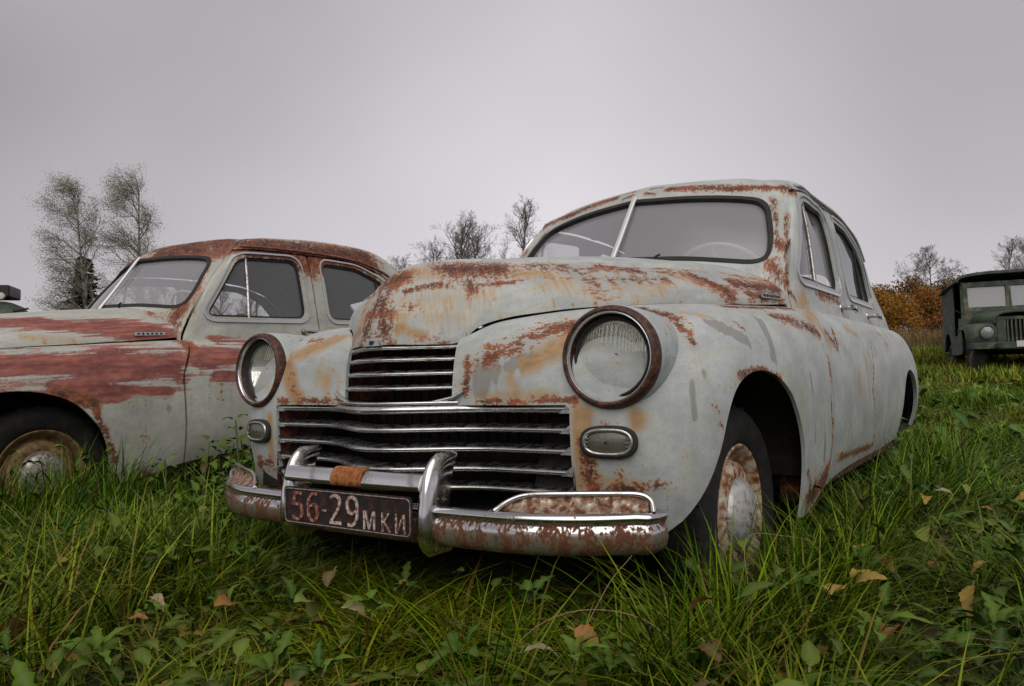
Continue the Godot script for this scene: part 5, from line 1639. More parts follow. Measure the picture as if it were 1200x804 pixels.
# ------------------------------------------------------------------ single weeds, tufts, stalks and fallen leaves
func weeds() -> void:
	var r := RandomNumberGenerator.new()
	r.seed = 501
	var leaves := []
	for k in 8:
		var col := Color(0.014, 0.052, 0.003).lerp(Color(0.085, 0.14, 0.012), k / 7.0)
		leaves.append(leaf_shape([0.11, 0.14, 0.09, 0.12, 0.16, 0.10, 0.13, 0.08][k], [0.017, 0.019, 0.024, 0.015, 0.021, 0.027, 0.016, 0.022][k], [0.38, 0.46, 0.06, 0.42, 0.34, 0.07, 0.48, 0.05][k], [0.5, 0.7, 0.6, 0.8, 0.6, 0.5, 0.9, 0.7][k], 60 + k, col, 0.03).mesh())
	# broad-leaved rosettes: x, z
	var spots := []
	var eye := Vector2(1.4, 1.55)
	var tries := 0
	while spots.size() < 104 and tries < 4000:
		tries += 1
		var rad := sqrt(lerpf(0.6, 11.0, pow(r.randf(), 1.5)))
		var an := deg_to_rad(34.4) + r.randf_range(-0.68, 0.68)
		var p := eye + Vector2(-sin(an), -cos(an)) * rad
		if near_car(p.x, p.y) < 0.06: continue
		var ok := true
		for q in spots:
			if q.distance_to(p) < 0.11: ok = false
		if ok: spots.append(p)
	for i in spots.size():
		var p: Vector2 = spots[i]
		var base := r.randi() % 8
		var where := "in the grass before the bumper"
		if p.x > 0.85: where = "in the grass beside the pale car's door and wheel"
		elif p.x < -0.9: where = "in the grass before the red roofed car"
		elif p.y < 0.45: where = "in the grass close under the bumper"
		var look: String = ["dark narrow toothed leaves", "dark jagged leaves", "dark rounded leaves", "green narrow jagged leaves", "green long toothed leaves", "light broad rounded leaves", "light narrow jagged leaves", "pale small rounded leaves"][base]
		var w := thing("broad_leaf_weed", "rosette of %s %s" % [look, where], "weed", "weeds with %s %s" % [look, where])
		w.position = Vector3(p.x, ground_y(p.x, p.y), p.y)
		w.rotation.y = r.randf() * TAU
		var n := r.randi_range(5, 8)
		var up := r.randf_range(0.06, 0.15)
		for k in n:
			var o := put("leaf", leaves[(base + (k % 2)) % 8], M.leaf, w)
			var a := TAU * k / n + r.randf_range(-0.3, 0.3)
			var s := r.randf_range(0.34, 0.64)
			o.transform = Transform3D(Basis(Vector3.UP, a) * Basis(Vector3(0, 0, 1), r.randf_range(0.25, 0.95)) * Basis(Vector3(1, 0, 0), r.randf_range(-0.5, 0.5)) * Basis.from_scale(Vector3.ONE * s), Vector3(0, up, 0))
	# upright leafy stems between the cars
	for q in [[-1.30, -0.42, 0.46, 1], [-1.52, -0.62, 0.36, 2], [-1.20, -0.66, 0.44, 3], [-1.76, -0.52, 0.34, 4], [-1.46, -0.40, 0.36, 5], [-1.10, -0.26, 0.32, 6], [-1.64, -0.30, 0.30, 7], [-1.36, -0.78, 0.42, 8], [-1.90, -0.72, 0.32, 9]]:
		var w := thing("nettle_plant", "upright dark green leafy stem growing between the two saloon cars", "weed", "leafy stems between the saloons")
		w.position = Vector3(q[0], ground_y(q[0], q[1]), q[1])
		r.seed = 900 + q[3]
		var h: float = q[2]
		var lean := Vector3(r.randf_range(-0.05, 0.05), 0, r.randf_range(-0.05, 0.05))
		var path := PackedVector3Array([Vector3.ZERO, Vector3(0, h * 0.5, 0) + lean, Vector3(0, h, 0) + lean * 2.0])
		put("stem", sweep(path, ring_sec(0.0035, 5)).mesh(), M.stem, w)
		var pairs := int(h / 0.045)
		for k in pairs:
			var t := (k + 1.0) / pairs
			for s in 2:
				var o := put("leaf", leaves[[2, 5, 7][k % 3]], M.leaf, w)
				var sz := lerpf(1.25, 0.6, t) * r.randf_range(0.8, 1.15)
				o.transform = Transform3D(Basis(Vector3.UP, k * 1.57 + s * PI + r.randf_range(-0.2, 0.2)) * Basis(Vector3(0, 0, 1), r.randf_range(-0.15, 0.5)) * Basis.from_scale(Vector3.ONE * sz), Vector3(0, h * t, 0) + lean * (2.0 * t))
	# long arching tufts of grass
	var tall := [[0.62, 0.50, 0.34, 1, "arching tuft of long pale green grass in front of the bumper end"], [0.80, 0.33, 0.30, 2, "second long grass tuft beside the bumper end, leaning to the front wheel"], [1.02, -0.35, 0.34, 3, "long grass tuft standing before the front wheel hub"], [0.98, -1.05, 0.34, 4, "long grass tuft under the rear edge of the front fender"], [0.96, -1.9, 0.36, 5, "long grass tuft under the front door"], [0.96, -2.6, 0.36, 6, "long grass tuft under the rear door"], [-1.0, 0.25, 0.30, 8, "long grass tuft beside the far end of the bumper"], [1.0, -3.3, 0.36, 9, "long grass tuft at the rear wheel"], [0.90, 0.10, 0.44, 11, "tall grass tuft between the bumper end and the front wheel"], [0.84, 0.22, 0.42, 12, "tall grass tuft touching the bumper end"], [0.96, -0.18, 0.42, 13, "tall grass tuft leaning on the front tyre"], [1.0, -0.62, 0.40, 14, "tall grass tuft behind the front hubcap"], [0.90, -0.50, 0.36, 15, "tall grass tuft under the front wheel arch"], [-1.9, 0.15, 0.26, 10, "long grass tuft before the red fender's wheel"]]
	for q in tall:
		var b := tuft(700 + q[3], 60, q[2], 0.06, 0.0030, 0.25, 1.15, 0.05, 6)
		var o := put("grass_tuft", b.mesh(), M.leaf)
		o.position = Vector3(q[0], ground_y(q[0], q[1]), q[1])
		tag(o, q[4], "grass tuft")
	# dry stalks
	var stalks := [[[Vector3(0.93, 0.0, 0.02), Vector3(0.915, 0.20, 0.0), Vector3(0.90, 0.335, -0.03), Vector3(0.93, 0.315, -0.20), Vector3(0.96, 0.27, -0.38)], "bent dry straw stalk crossing the front wheel"],
		[[Vector3(0.70, 0.0, 0.40), Vector3(0.72, 0.18, 0.38), Vector3(0.76, 0.30, 0.33), Vector3(0.80, 0.36, 0.30)], "thin reddish dry stalk leaning over the bumper end"],
		[[Vector3(0.55, 0.0, 0.42), Vector3(0.60, 0.18, 0.40), Vector3(0.70, 0.26, 0.36), Vector3(0.82, 0.25, 0.30), Vector3(0.90, 0.16, 0.26)], "dry grass stalk arching below the bumper end"],
		[[Vector3(-0.98, 0.0, 0.10), Vector3(-0.95, 0.20, 0.16), Vector3(-0.85, 0.33, 0.25), Vector3(-0.68, 0.42, 0.33)], "yellowed grass stalk leaning across the far bumper end"]]
	for q in stalks:
		var c := curve(q[0], 6)
		var sc := PackedFloat32Array()
		for i in c.size(): sc.append(lerpf(1.0, 0.45, float(i) / c.size()))
		var o := put("dry_stalk", sweep(c, ring_sec(0.0013, 5), Vector3(0.3, 0.2, 1), false, true, sc).mesh(), M.straw)
		tag(o, q[1], "stalk")
	# fallen autumn leaves caught in the grass
	var hues := [["ochre yellow", Color(0.36, 0.22, 0.045)], ["orange brown", Color(0.26, 0.10, 0.03)], ["pale tan", Color(0.30, 0.23, 0.13)], ["dark brown", Color(0.10, 0.05, 0.022)], ["yellow green", Color(0.20, 0.22, 0.04)]]
	var spots2 := [[1.03, -0.28, 0, 1.5], [1.06, -0.22, 0, 1.2], [1.20, -0.10, 2, 1.5], [1.24, 0.02, 1, 1.0], [0.98, -0.62, 0, 1.6], [0.30, 0.60, 4, 1.5], [0.17, 0.52, 3, 1.3], [0.86, 0.22, 1, 1.0], [-0.95, 0.72, 0, 1.1], [-0.62, 0.74, 3, 1.3], [-0.32, 0.80, 1, 1.2], [1.06, -2.6, 0, 1.3], [1.22, -1.5, 1, 1.0], [1.35, -1.1, 0, 1.1], [1.12, -0.95, 4, 1.3], [1.10, -0.45, 0, 1.2], [1.17, -0.55, 1, 1.1], [1.28, -0.35, 0, 1.2], [1.04, -0.08, 0, 1.3], [1.16, 0.05, 1, 1.2], [1.30, -0.75, 0, 1.1], [1.22, -0.9, 2, 1.2], [0.99, -0.42, 1, 1.3], [1.08, -1.35, 0, 1.3], [1.4, -1.6, 0, 1.2]]
	while spots2.size() < 58:
		var rad := sqrt(lerpf(0.9, 14.0, r.randf()))
		var an := deg_to_rad(34.4) + r.randf_range(-0.66, 0.66)
		var p := eye + Vector2(-sin(an), -cos(an)) * rad
		if near_car(p.x, p.y) < 0.1: continue
		spots2.append([p.x, p.y, [0, 1, 1, 2, 3, 3, 4][r.randi() % 7], r.randf_range(0.6, 1.1)])
	var dead := []
	for k in 5: dead.append([leaf_shape(0.050, 0.018, 0.10, 0.35, 80 + k, hues[k][1], 0.016, 0.6, 14).mesh(), leaf_shape(0.062, 0.013, 0.16, 0.6, 90 + k, hues[k][1] * 0.85, 0.012, 0.8, 14).mesh()])
	for i in spots2.size():
		var q: Array = spots2[i]
		var o := put("fallen_leaf", dead[q[2]][i % 2], M.dead_leaf)
		var y := r.randf_range(0.12, 0.19)
		o.transform = Transform3D(Basis(Vector3.UP, r.randf() * TAU) * Basis(Vector3(0, 0, 1), r.randf_range(-0.7, 0.7)) * Basis(Vector3(1, 0, 0), r.randf_range(-0.7, 0.7)) * Basis.from_scale(Vector3.ONE * q[3]), Vector3(q[0], ground_y(q[0], q[1]) + y, q[1]))
		tag(o, "%s fallen autumn leaf lying in the grass" % hues[q[2]][0], "leaf", "%s fallen leaves" % hues[q[2]][0])

# ------------------------------------------------------------------ trees and bushes
func twig_tube(b: Buf, a: Vector3, c: Vector3, ra: float, rc: float, k: int) -> void:
	var t := (c - a).normalized()
	var s := t.cross(Vector3(0.31, 0.2, 0.93)).normalized()
	var u := t.cross(s)
	var f := b.v.size()
	for e in 2:
		var p := a if e == 0 else c
		var q := ra if e == 0 else rc
		for i in k:
			var d := s * cos(TAU * i / k) + u * sin(TAU * i / k)
			b.vert(p + d * q, d)
	for i in k: b.quad(f + i, f + (i + 1) % k, f + k + (i + 1) % k, f + k + i)

class TreeSpec:
	var levels := 4
	var split := [7, 6, 5, 5]
	var spread := [0.7, 0.7, 0.75, 0.8]
	var ratio := [0.55, 0.55, 0.55, 0.55]
	var up := 0.25
	var wind := Vector3.ZERO
	var droop := 0.0
	var least := 0.004

func grow(b: Buf, tips: PackedVector3Array, r: RandomNumberGenerator, sp: TreeSpec, at: Vector3, dir: Vector3, len_: float, rad: float, level: int) -> void:
	# a limb in three bending pieces that carries the next limbs along its outer part
	var pts := [at]
	var d := dir
	var segs := 4 if level < 2 else 2
	for i in segs:
		d = (d + Vector3(r.randf_range(-1, 1), r.randf_range(-0.6, 0.8) , r.randf_range(-1, 1)) * (0.06 if level == 0 else 0.16 + 0.05 * level) + Vector3.UP * sp.up * 0.25 + sp.wind * (0.10 * level) + Vector3.DOWN * sp.droop * level * 0.2).normalized()
		pts.append(pts[i] + d * (len_ / segs))
	for i in segs:
		twig_tube(b, pts[i], pts[i + 1], rad * (1.0 - 0.75 * i / segs), rad * (1.0 - 0.75 * (i + 1.0) / segs), 7 if level == 0 else (5 if level == 1 else 3))
	if level >= sp.levels - 1:
		tips.append(pts[segs]); tips.append(pts[segs - 1])
		return
	if level == 0:
		for k in 3: grow(b, tips, r, sp, pts[segs], (d + Vector3(r.randf_range(-1, 1), 0.3, r.randf_range(-1, 1)) * 0.45).normalized(), len_ * sp.ratio[0] * 0.62, rad * 0.28, 1)
	var n: int = sp.split[level]
	for k in n:
		var t := lerpf(0.28 if level == 0 else 0.2, 1.0, (k + r.randf() * 0.8) / n)
		var f := t * segs
		var i := mini(int(f), segs - 1)
		var p: Vector3 = pts[i].lerp(pts[i + 1], f - i)
		var axis: Vector3 = (pts[i + 1] - pts[i]).normalized()
		var side := axis.cross(Vector3(r.randf_range(-1, 1), r.randf_range(-1, 1), r.randf_range(-1, 1))).normalized()
		var nd: Vector3 = (axis * (1.0 - sp.spread[level] * 0.5) + side * sp.spread[level]).normalized()
		grow(b, tips, r, sp, p, nd, len_ * sp.ratio[level] * r.randf_range(0.7, 1.15) * (1.15 - 0.45 * t), maxf(rad * (1.0 - 0.7 * t) * 0.6, sp.least), level + 1)

func bare_tree(seed_: int, h: float, thin := 1.0, spec: TreeSpec = null) -> Array:
	# [trunk and limbs, tip points]
	var r := RandomNumberGenerator.new()
	r.seed = seed_
	var sp := spec if spec else TreeSpec.new()
	var b := Buf.new()
	var tips := PackedVector3Array()
	grow(b, tips, r, sp, Vector3(0, -0.1, 0), Vector3(r.randf_range(-0.04, 0.04), 1, r.randf_range(-0.04, 0.04)).normalized(), h * 0.82, h * 0.016 * thin, 0)
	return [b, tips]

func leaves_at(tips: PackedVector3Array, seed_: int, per: int, size: float, spread: float, cols: Array) -> Buf:
	var r := RandomNumberGenerator.new()
	r.seed = seed_
	var b := Buf.new()
	b.colored = true
	for p in tips:
		for k in per:
			var c := p + Vector3(r.randf_range(-1, 1), r.randf_range(-1, 1), r.randf_range(-1, 1)) * spread
			var n := Vector3(r.randf_range(-1, 1), r.randf_range(-0.2, 1), r.randf_range(-1, 1)).normalized()
			var u := n.cross(Vector3(r.randf(), r.randf(), r.randf())).normalized() * size * r.randf_range(0.6, 1.2)
			var w := n.cross(u) * 0.6
			var i := b.v.size()
			var col: Color = cols[r.randi() % cols.size()]
			b.vert(c - u, n, Vector2.ZERO, col); b.vert(c + w, n, Vector2.ZERO, col); b.vert(c + u, n, Vector2.ZERO, col); b.vert(c - w, n, Vector2.ZERO, col)
			b.quad(i, i + 1, i + 2, i + 3)
	return b

func put_tree(called: String, label: String, category: String, group: String, made: Array, mat: Material, at: Vector2, sc := 1.0, turn := 0.0, crown: Mesh = null) -> Node3D:
	var t := thing(called, label, category, group)
	t.position = Vector3(at.x, ground_y(at.x, at.y), at.y)
	t.rotation.y = turn
	t.scale = Vector3.ONE * sc
	put("trunk", made[0].mesh(), mat, t)
	if crown: put("crown", crown, M.tree_leaf, t)
	return t

func vegetation() -> void:
	M.bark = mottled([[0.3, c8(84, 76, 72)], [0.7, c8(122, 112, 106)]], 0.8, 61, 0.95)
	M.bark_pale = mottled([[0.3, c8(74, 68, 62)], [0.6, c8(150, 146, 140)], [0.8, c8(176, 172, 166)]], 0.7, 62, 0.9)
	M.tree_leaf = foliage_mat(Color(0.06, 0.06, 0.02), 0.75)
	var sp := TreeSpec.new()
	sp.levels = 5
	sp.split = [15, 8, 6, 5]
	sp.spread = [0.62, 0.7, 0.75, 0.8]
	sp.ratio = [0.36, 0.5, 0.52, 0.55]
	sp.up = 0.5
	sp.least = 0.010
	var a := bare_tree(11, 14.0, 1.0, sp)
	var b := bare_tree(23, 15.0, 1.0, sp)
	var c := bare_tree(37, 12.0, 0.9, sp)
	put_tree("bare_tree", "slender leafless tree rising behind the pale car's bonnet", "tree", "leafless trees behind the cars", a, M.bark, Vector2(-37.1, -47.2), 0.89, 0.0)
	put_tree("bare_tree", "taller leafless tree behind the windscreen edge of the pale car", "tree", "leafless trees behind the cars", b, M.bark, Vector2(-32.0, -48.0), 0.88, 1.0)
	put_tree("bare_tree", "small distant leafless tree above the red roofed car's tail", "tree", "leafless trees behind the cars", c, M.bark, Vector2(-49.7, -54.4), 0.92, 2.0)
	var low := [[-38.7, -46.1, 0.86, 1.1], [-35.6, -46.6, 0.86, 2.2], [-34.4, -46.0, 0.93, 4.0]]
	for q in low: put_tree("bare_tree", "low leafless tree at the foot of the two taller ones", "tree", "low leafless trees", c, M.bark, Vector2(q[0], q[1]), q[2], q[3])
	for q in [[-52.5, -34.2, 0.52, 0.0], [-51.0, -37.4, 0.55, 1.0], [-47.5, -37.7, 0.53, 2.0], [-55.0, -32.7, 0.55, 3.0], [-47.2, -42.7, 0.55, 4.0], [-60.0, -34.5, 0.6, 5.0], [-49.5, -35.8, 0.50, 0.7], [-53.5, -36.5, 0.56, 1.7]]:
		put_tree("bare_tree", "small leafless tree of the hedge seen through the red car's windows", "tree", "trees of the far hedge", c if int(q[3]) % 2 == 0 else a, M.bark, Vector2(q[0], q[1]), q[2], q[3])
	var spr := TreeSpec.new()
	spr.levels = 5
	spr.split = [14, 9, 7, 5]
	spr.spread = [0.95, 0.8, 0.8, 0.8]
	spr.ratio = [0.5, 0.52, 0.5, 0.55]
	spr.least = 0.009
	put_tree("bare_tree", "spreading leafless tree behind the orange bushes", "tree", "", bare_tree(52, 6.6, 1.15, spr), M.bark, Vector2(-2.9, -43.9), 0.76, 0.4)
	put_tree("bare_tree", "leafless tree top showing above the green army vehicle", "tree", "leafless trees behind the army vehicle", b, M.bark, Vector2(-0.1, -55.6), 0.46, 0.0)
	put_tree("bare_tree", "leafless tree top showing above the green army vehicle", "tree", "leafless trees behind the army vehicle", a, M.bark, Vector2(1.6, -59.2), 0.52, 2.0)
	put_tree("bare_tree", "leafless tree top showing above the green army vehicle", "tree", "leafless trees behind the army vehicle", c, M.bark, Vector2(3.4, -57.0), 0.56, 3.0)
	# two wind-blown birches and a young spruce
	var bp := TreeSpec.new()
	bp.levels = 4
	bp.split = [26, 10, 8, 4]
	bp.ratio = [0.25, 0.5, 0.62, 0.5]
	bp.least = 0.006
	bp.up = 0.5
	bp.wind = Vector3(-1.1, 0.1, 0.8)
	bp.droop = 0.4
	var greens := [Color(0.13, 0.14, 0.06), Color(0.18, 0.17, 0.09), Color(0.10, 0.11, 0.045), Color(0.22, 0.21, 0.13)]
	for k in 2:
		var t := bare_tree(71 + k * 5, 9.6, 0.62, bp)
		put_tree("birch_tree", ["left leaning birch with a thin wind-blown crown behind the spruce", "taller wind-blown birch with a thin grey green crown"][k], "tree", "wind-blown birches", t, M.bark_pale, [Vector2(-29.6, -14.0), Vector2(-29.1, -15.8)][k], [0.95, 0.99][k], 0.0, leaves_at(t[1], 5 + k, 5, 0.022, 0.24, greens).mesh())
	spruce(Vector2(-31.0, -14.4), 5.6)
	# orange and russet bushes
	var hues := [[Color(0.30, 0.135, 0.022), Color(0.20, 0.095, 0.025), Color(0.36, 0.19, 0.025)], [Color(0.16, 0.08, 0.025), Color(0.11, 0.06, 0.028), Color(0.20, 0.10, 0.024)], [Color(0.10, 0.09, 0.035), Color(0.15, 0.10, 0.03), Color(0.20, 0.12, 0.03)], [Color(0.26, 0.10, 0.025), Color(0.18, 0.075, 0.025), Color(0.30, 0.13, 0.025)]]
	var names := ["bright orange autumn bush at the edge of the field", "russet brown autumn bush at the edge of the field", "olive brown bush behind the orange ones", "reddish orange autumn bush beside the army vehicle"]
	var bush_sp := TreeSpec.new()
	bush_sp.levels = 4
	bush_sp.split = [10, 6, 5, 3]
	bush_sp.spread = [1.1, 0.9, 0.8, 0.8]
	bush_sp.ratio = [0.6, 0.6, 0.6, 0.5]
	bush_sp.up = 0.3
	for k in 4:
		var t := bare_tree(120 + k, 2.6, 0.7, bush_sp)
		var lv := leaves_at(t[1], 130 + k, 6, 0.048, 0.22, hues[k]).mesh()
		var n := 0
		for q in [[[-3.9, -34.6, 1.05], [-3.1, -34.0, 0.9], [-4.9, -35.2, 1.0]], [[-3.3, -37.4, 1.25], [-2.3, -38.4, 1.2], [-4.4, -38.2, 1.2]], [[-2.7, -36.2, 1.05], [-1.5, -38.0, 1.25], [-0.2, -38.6, 1.2]], [[-2.2, -35.4, 1.0], [-1.5, -36.4, 1.0], [-0.6, -36.2, 1.1]]][k]:
			put_tree("autumn_bush", names[k], "bush", "%s bushes" % ["bright orange", "russet", "olive brown", "reddish orange"][k], t, M.bark, Vector2(q[0], q[1]), q[2] * 0.9, k + n * 1.3, lv)
			n += 1
	# tall dead grass before the bushes
	var dry := Buf.new()
	dry.colored = true
	var r := RandomNumberGenerator.new()
	r.seed = 41
	for i in 60:
		blade(dry, Vector3(r.randf_range(-0.4, 0.4), 0, r.randf_range(-0.4, 0.4)), r.randf() * TAU, r.randf_range(0.5, 1.05), r.randf_range(0.05, 0.5), 0.012, Color(0.22, 0.16, 0.07).lerp(Color(0.13, 0.085, 0.035), r.randf()), 3)
	var dt := []
	var dc := []
	for i in 700:
		var z := r.randf_range(-34.5, -27.0)
		var x := r.randf_range(-9.0, 7.0)
		dt.append(Transform3D(Basis(Vector3.UP, r.randf() * TAU) * Basis.from_scale(Vector3.ONE * r.randf_range(0.6, 1.1)), Vector3(x, ground_y(x, z), z)))
		var t := r.randf_range(0.8, 1.2)
		dc.append(Color(t, t, t))
	var host := thing("dry_grass", "tall dead yellow grass along the foot of the orange bushes", "grass", "", "stuff")
	scatter(host, "dry_blades", dry.mesh(), M.tree_leaf, dt, dc)

func spruce(at: Vector2, h: float) -> void:
	var t := thing("spruce_tree", "young dark green spruce at the foot of the birches", "tree")
	t.position = Vector3(at.x, ground_y(at.x, at.y), at.y)
	put("trunk", sweep(PackedVector3Array([Vector3(0, -0.1, 0), Vector3(0, h * 0.5, 0), Vector3(0, h, 0)]), ring_sec(0.09, 7), Vector3.RIGHT, false, true, PackedFloat32Array([1, 0.6, 0.1])).mesh(), M.bark, t)
	var b := Buf.new()
	b.colored = true
	var r := RandomNumberGenerator.new()
	r.seed = 6
	for m in 330:
		var y := 0.25 + (h - 0.3) * pow(r.randf(), 1.15)
		var f := 1.0 - y / h
		var a := r.randf() * TAU
		var L := (0.18 + 2.1 * f) * r.randf_range(0.6, 1.12)
		var d := Vector3(cos(a), 0, sin(a))
		var s := d.cross(Vector3.UP)
		var sink := r.randf_range(0.12, 0.4)
		for i in 24:
			var u := (i + r.randf()) / 24.0
			var p := Vector3(0, y, 0) + d * (L * u) + Vector3.DOWN * (sink * L * u * u - 0.2 * L * u * u * u)
			for e: float in [-1.0, 1.0]:
				var q: Vector3 = p + (s * e + d * 0.6 + Vector3.DOWN * r.randf_range(0.0, 0.6)) * (0.24 * (1.1 - u) + 0.06) * r.randf_range(0.6, 1.2)
				var w := Vector3.UP * 0.02 + d * 0.03
				var col := Color(0.012, 0.026, 0.012).lerp(Color(0.03, 0.055, 0.022), r.randf())
				var j := b.v.size()
				var n: Vector3 = Vector3(e * s.x * 0.4, 1, e * s.z * 0.4).normalized()
				b.vert(p - w, n, Vector2.ZERO, col); b.vert(p + w, n, Vector2.ZERO, col); b.vert(q, n, Vector2.ZERO, col)
				b.tri(j, j + 1, j + 2)
	put("crown", b.mesh(), M.tree_leaf, t)

# ------------------------------------------------------------------ army vehicles in the field
func panel_loft(rows: Array, per_u := 5, per_v := 5, thick := 0.02) -> Buf:
	# a smooth sheet through rows of points, with turned edges
	var nu := (rows.size() - 1) * per_u
	var nv: int = (rows[0].size() - 1) * per_v
	var g := make_grid(nu, nv, func(u: float, v: float) -> Vector3:
		var t := u * (rows.size() - 1)
		var l := []
		for r: Array in rows: l.append(cr(r, v * (r.size() - 1)))
		return cr(l, t))
	return cut(g, [], 0.0, thick)

func plate(b: Buf, o: PackedVector2Array, x0: float, x1: float) -> void:
	# a flat outline in (z, y) given thickness across x
	var t := Geometry2D.triangulate_polygon(o)
	for s in 2:
		var x := x0 if s == 0 else x1
		var n := Vector3(-1 if (x0 < x1) == (s == 0) else 1, 0, 0)
		var k := b.v.size()
		for p in o: b.vert(Vector3(x, p.y, p.x), n)
		for i in range(0, t.size(), 3): b.tri(k + t[i], k + t[i + 1], k + t[i + 2])
	for i in o.size():
		var p := o[i]
		var q := o[(i + 1) % o.size()]
		var e := (q - p).normalized()
		var nn := Vector3(0, -e.x, e.y)
		if not Geometry2D.is_point_in_polygon(p.lerp(q, 0.5) + Vector2(nn.z, nn.y) * 0.003, o): pass
		else: nn = -nn
		b.flat_quad(Vector3(x0, p.y, p.x), Vector3(x0, q.y, q.x), Vector3(x1, q.y, q.x), Vector3(x1, p.y, p.x), nn)

func army_wheel(parent: Node3D, at: Vector3, r := 0.37) -> void:
	var w := Node3D.new()
	w.name = "wheel"
	parent.add_child(w, true)
	w.position = at
	w.rotation.y = PI / 2 if at.x > 0 else -PI / 2
	w.scale = Vector3(r / 0.333, r / 0.333, 1.2)
	var ty := put("tyre", shapes["tyre"], M.tyre, w)
	put("tyre_rib", shapes["tyre_rib"], M.tyre, ty)
	put("rim", shapes["rim"], M.army, w)
	put("hubcap", shapes["hubcap"], M.army, w)

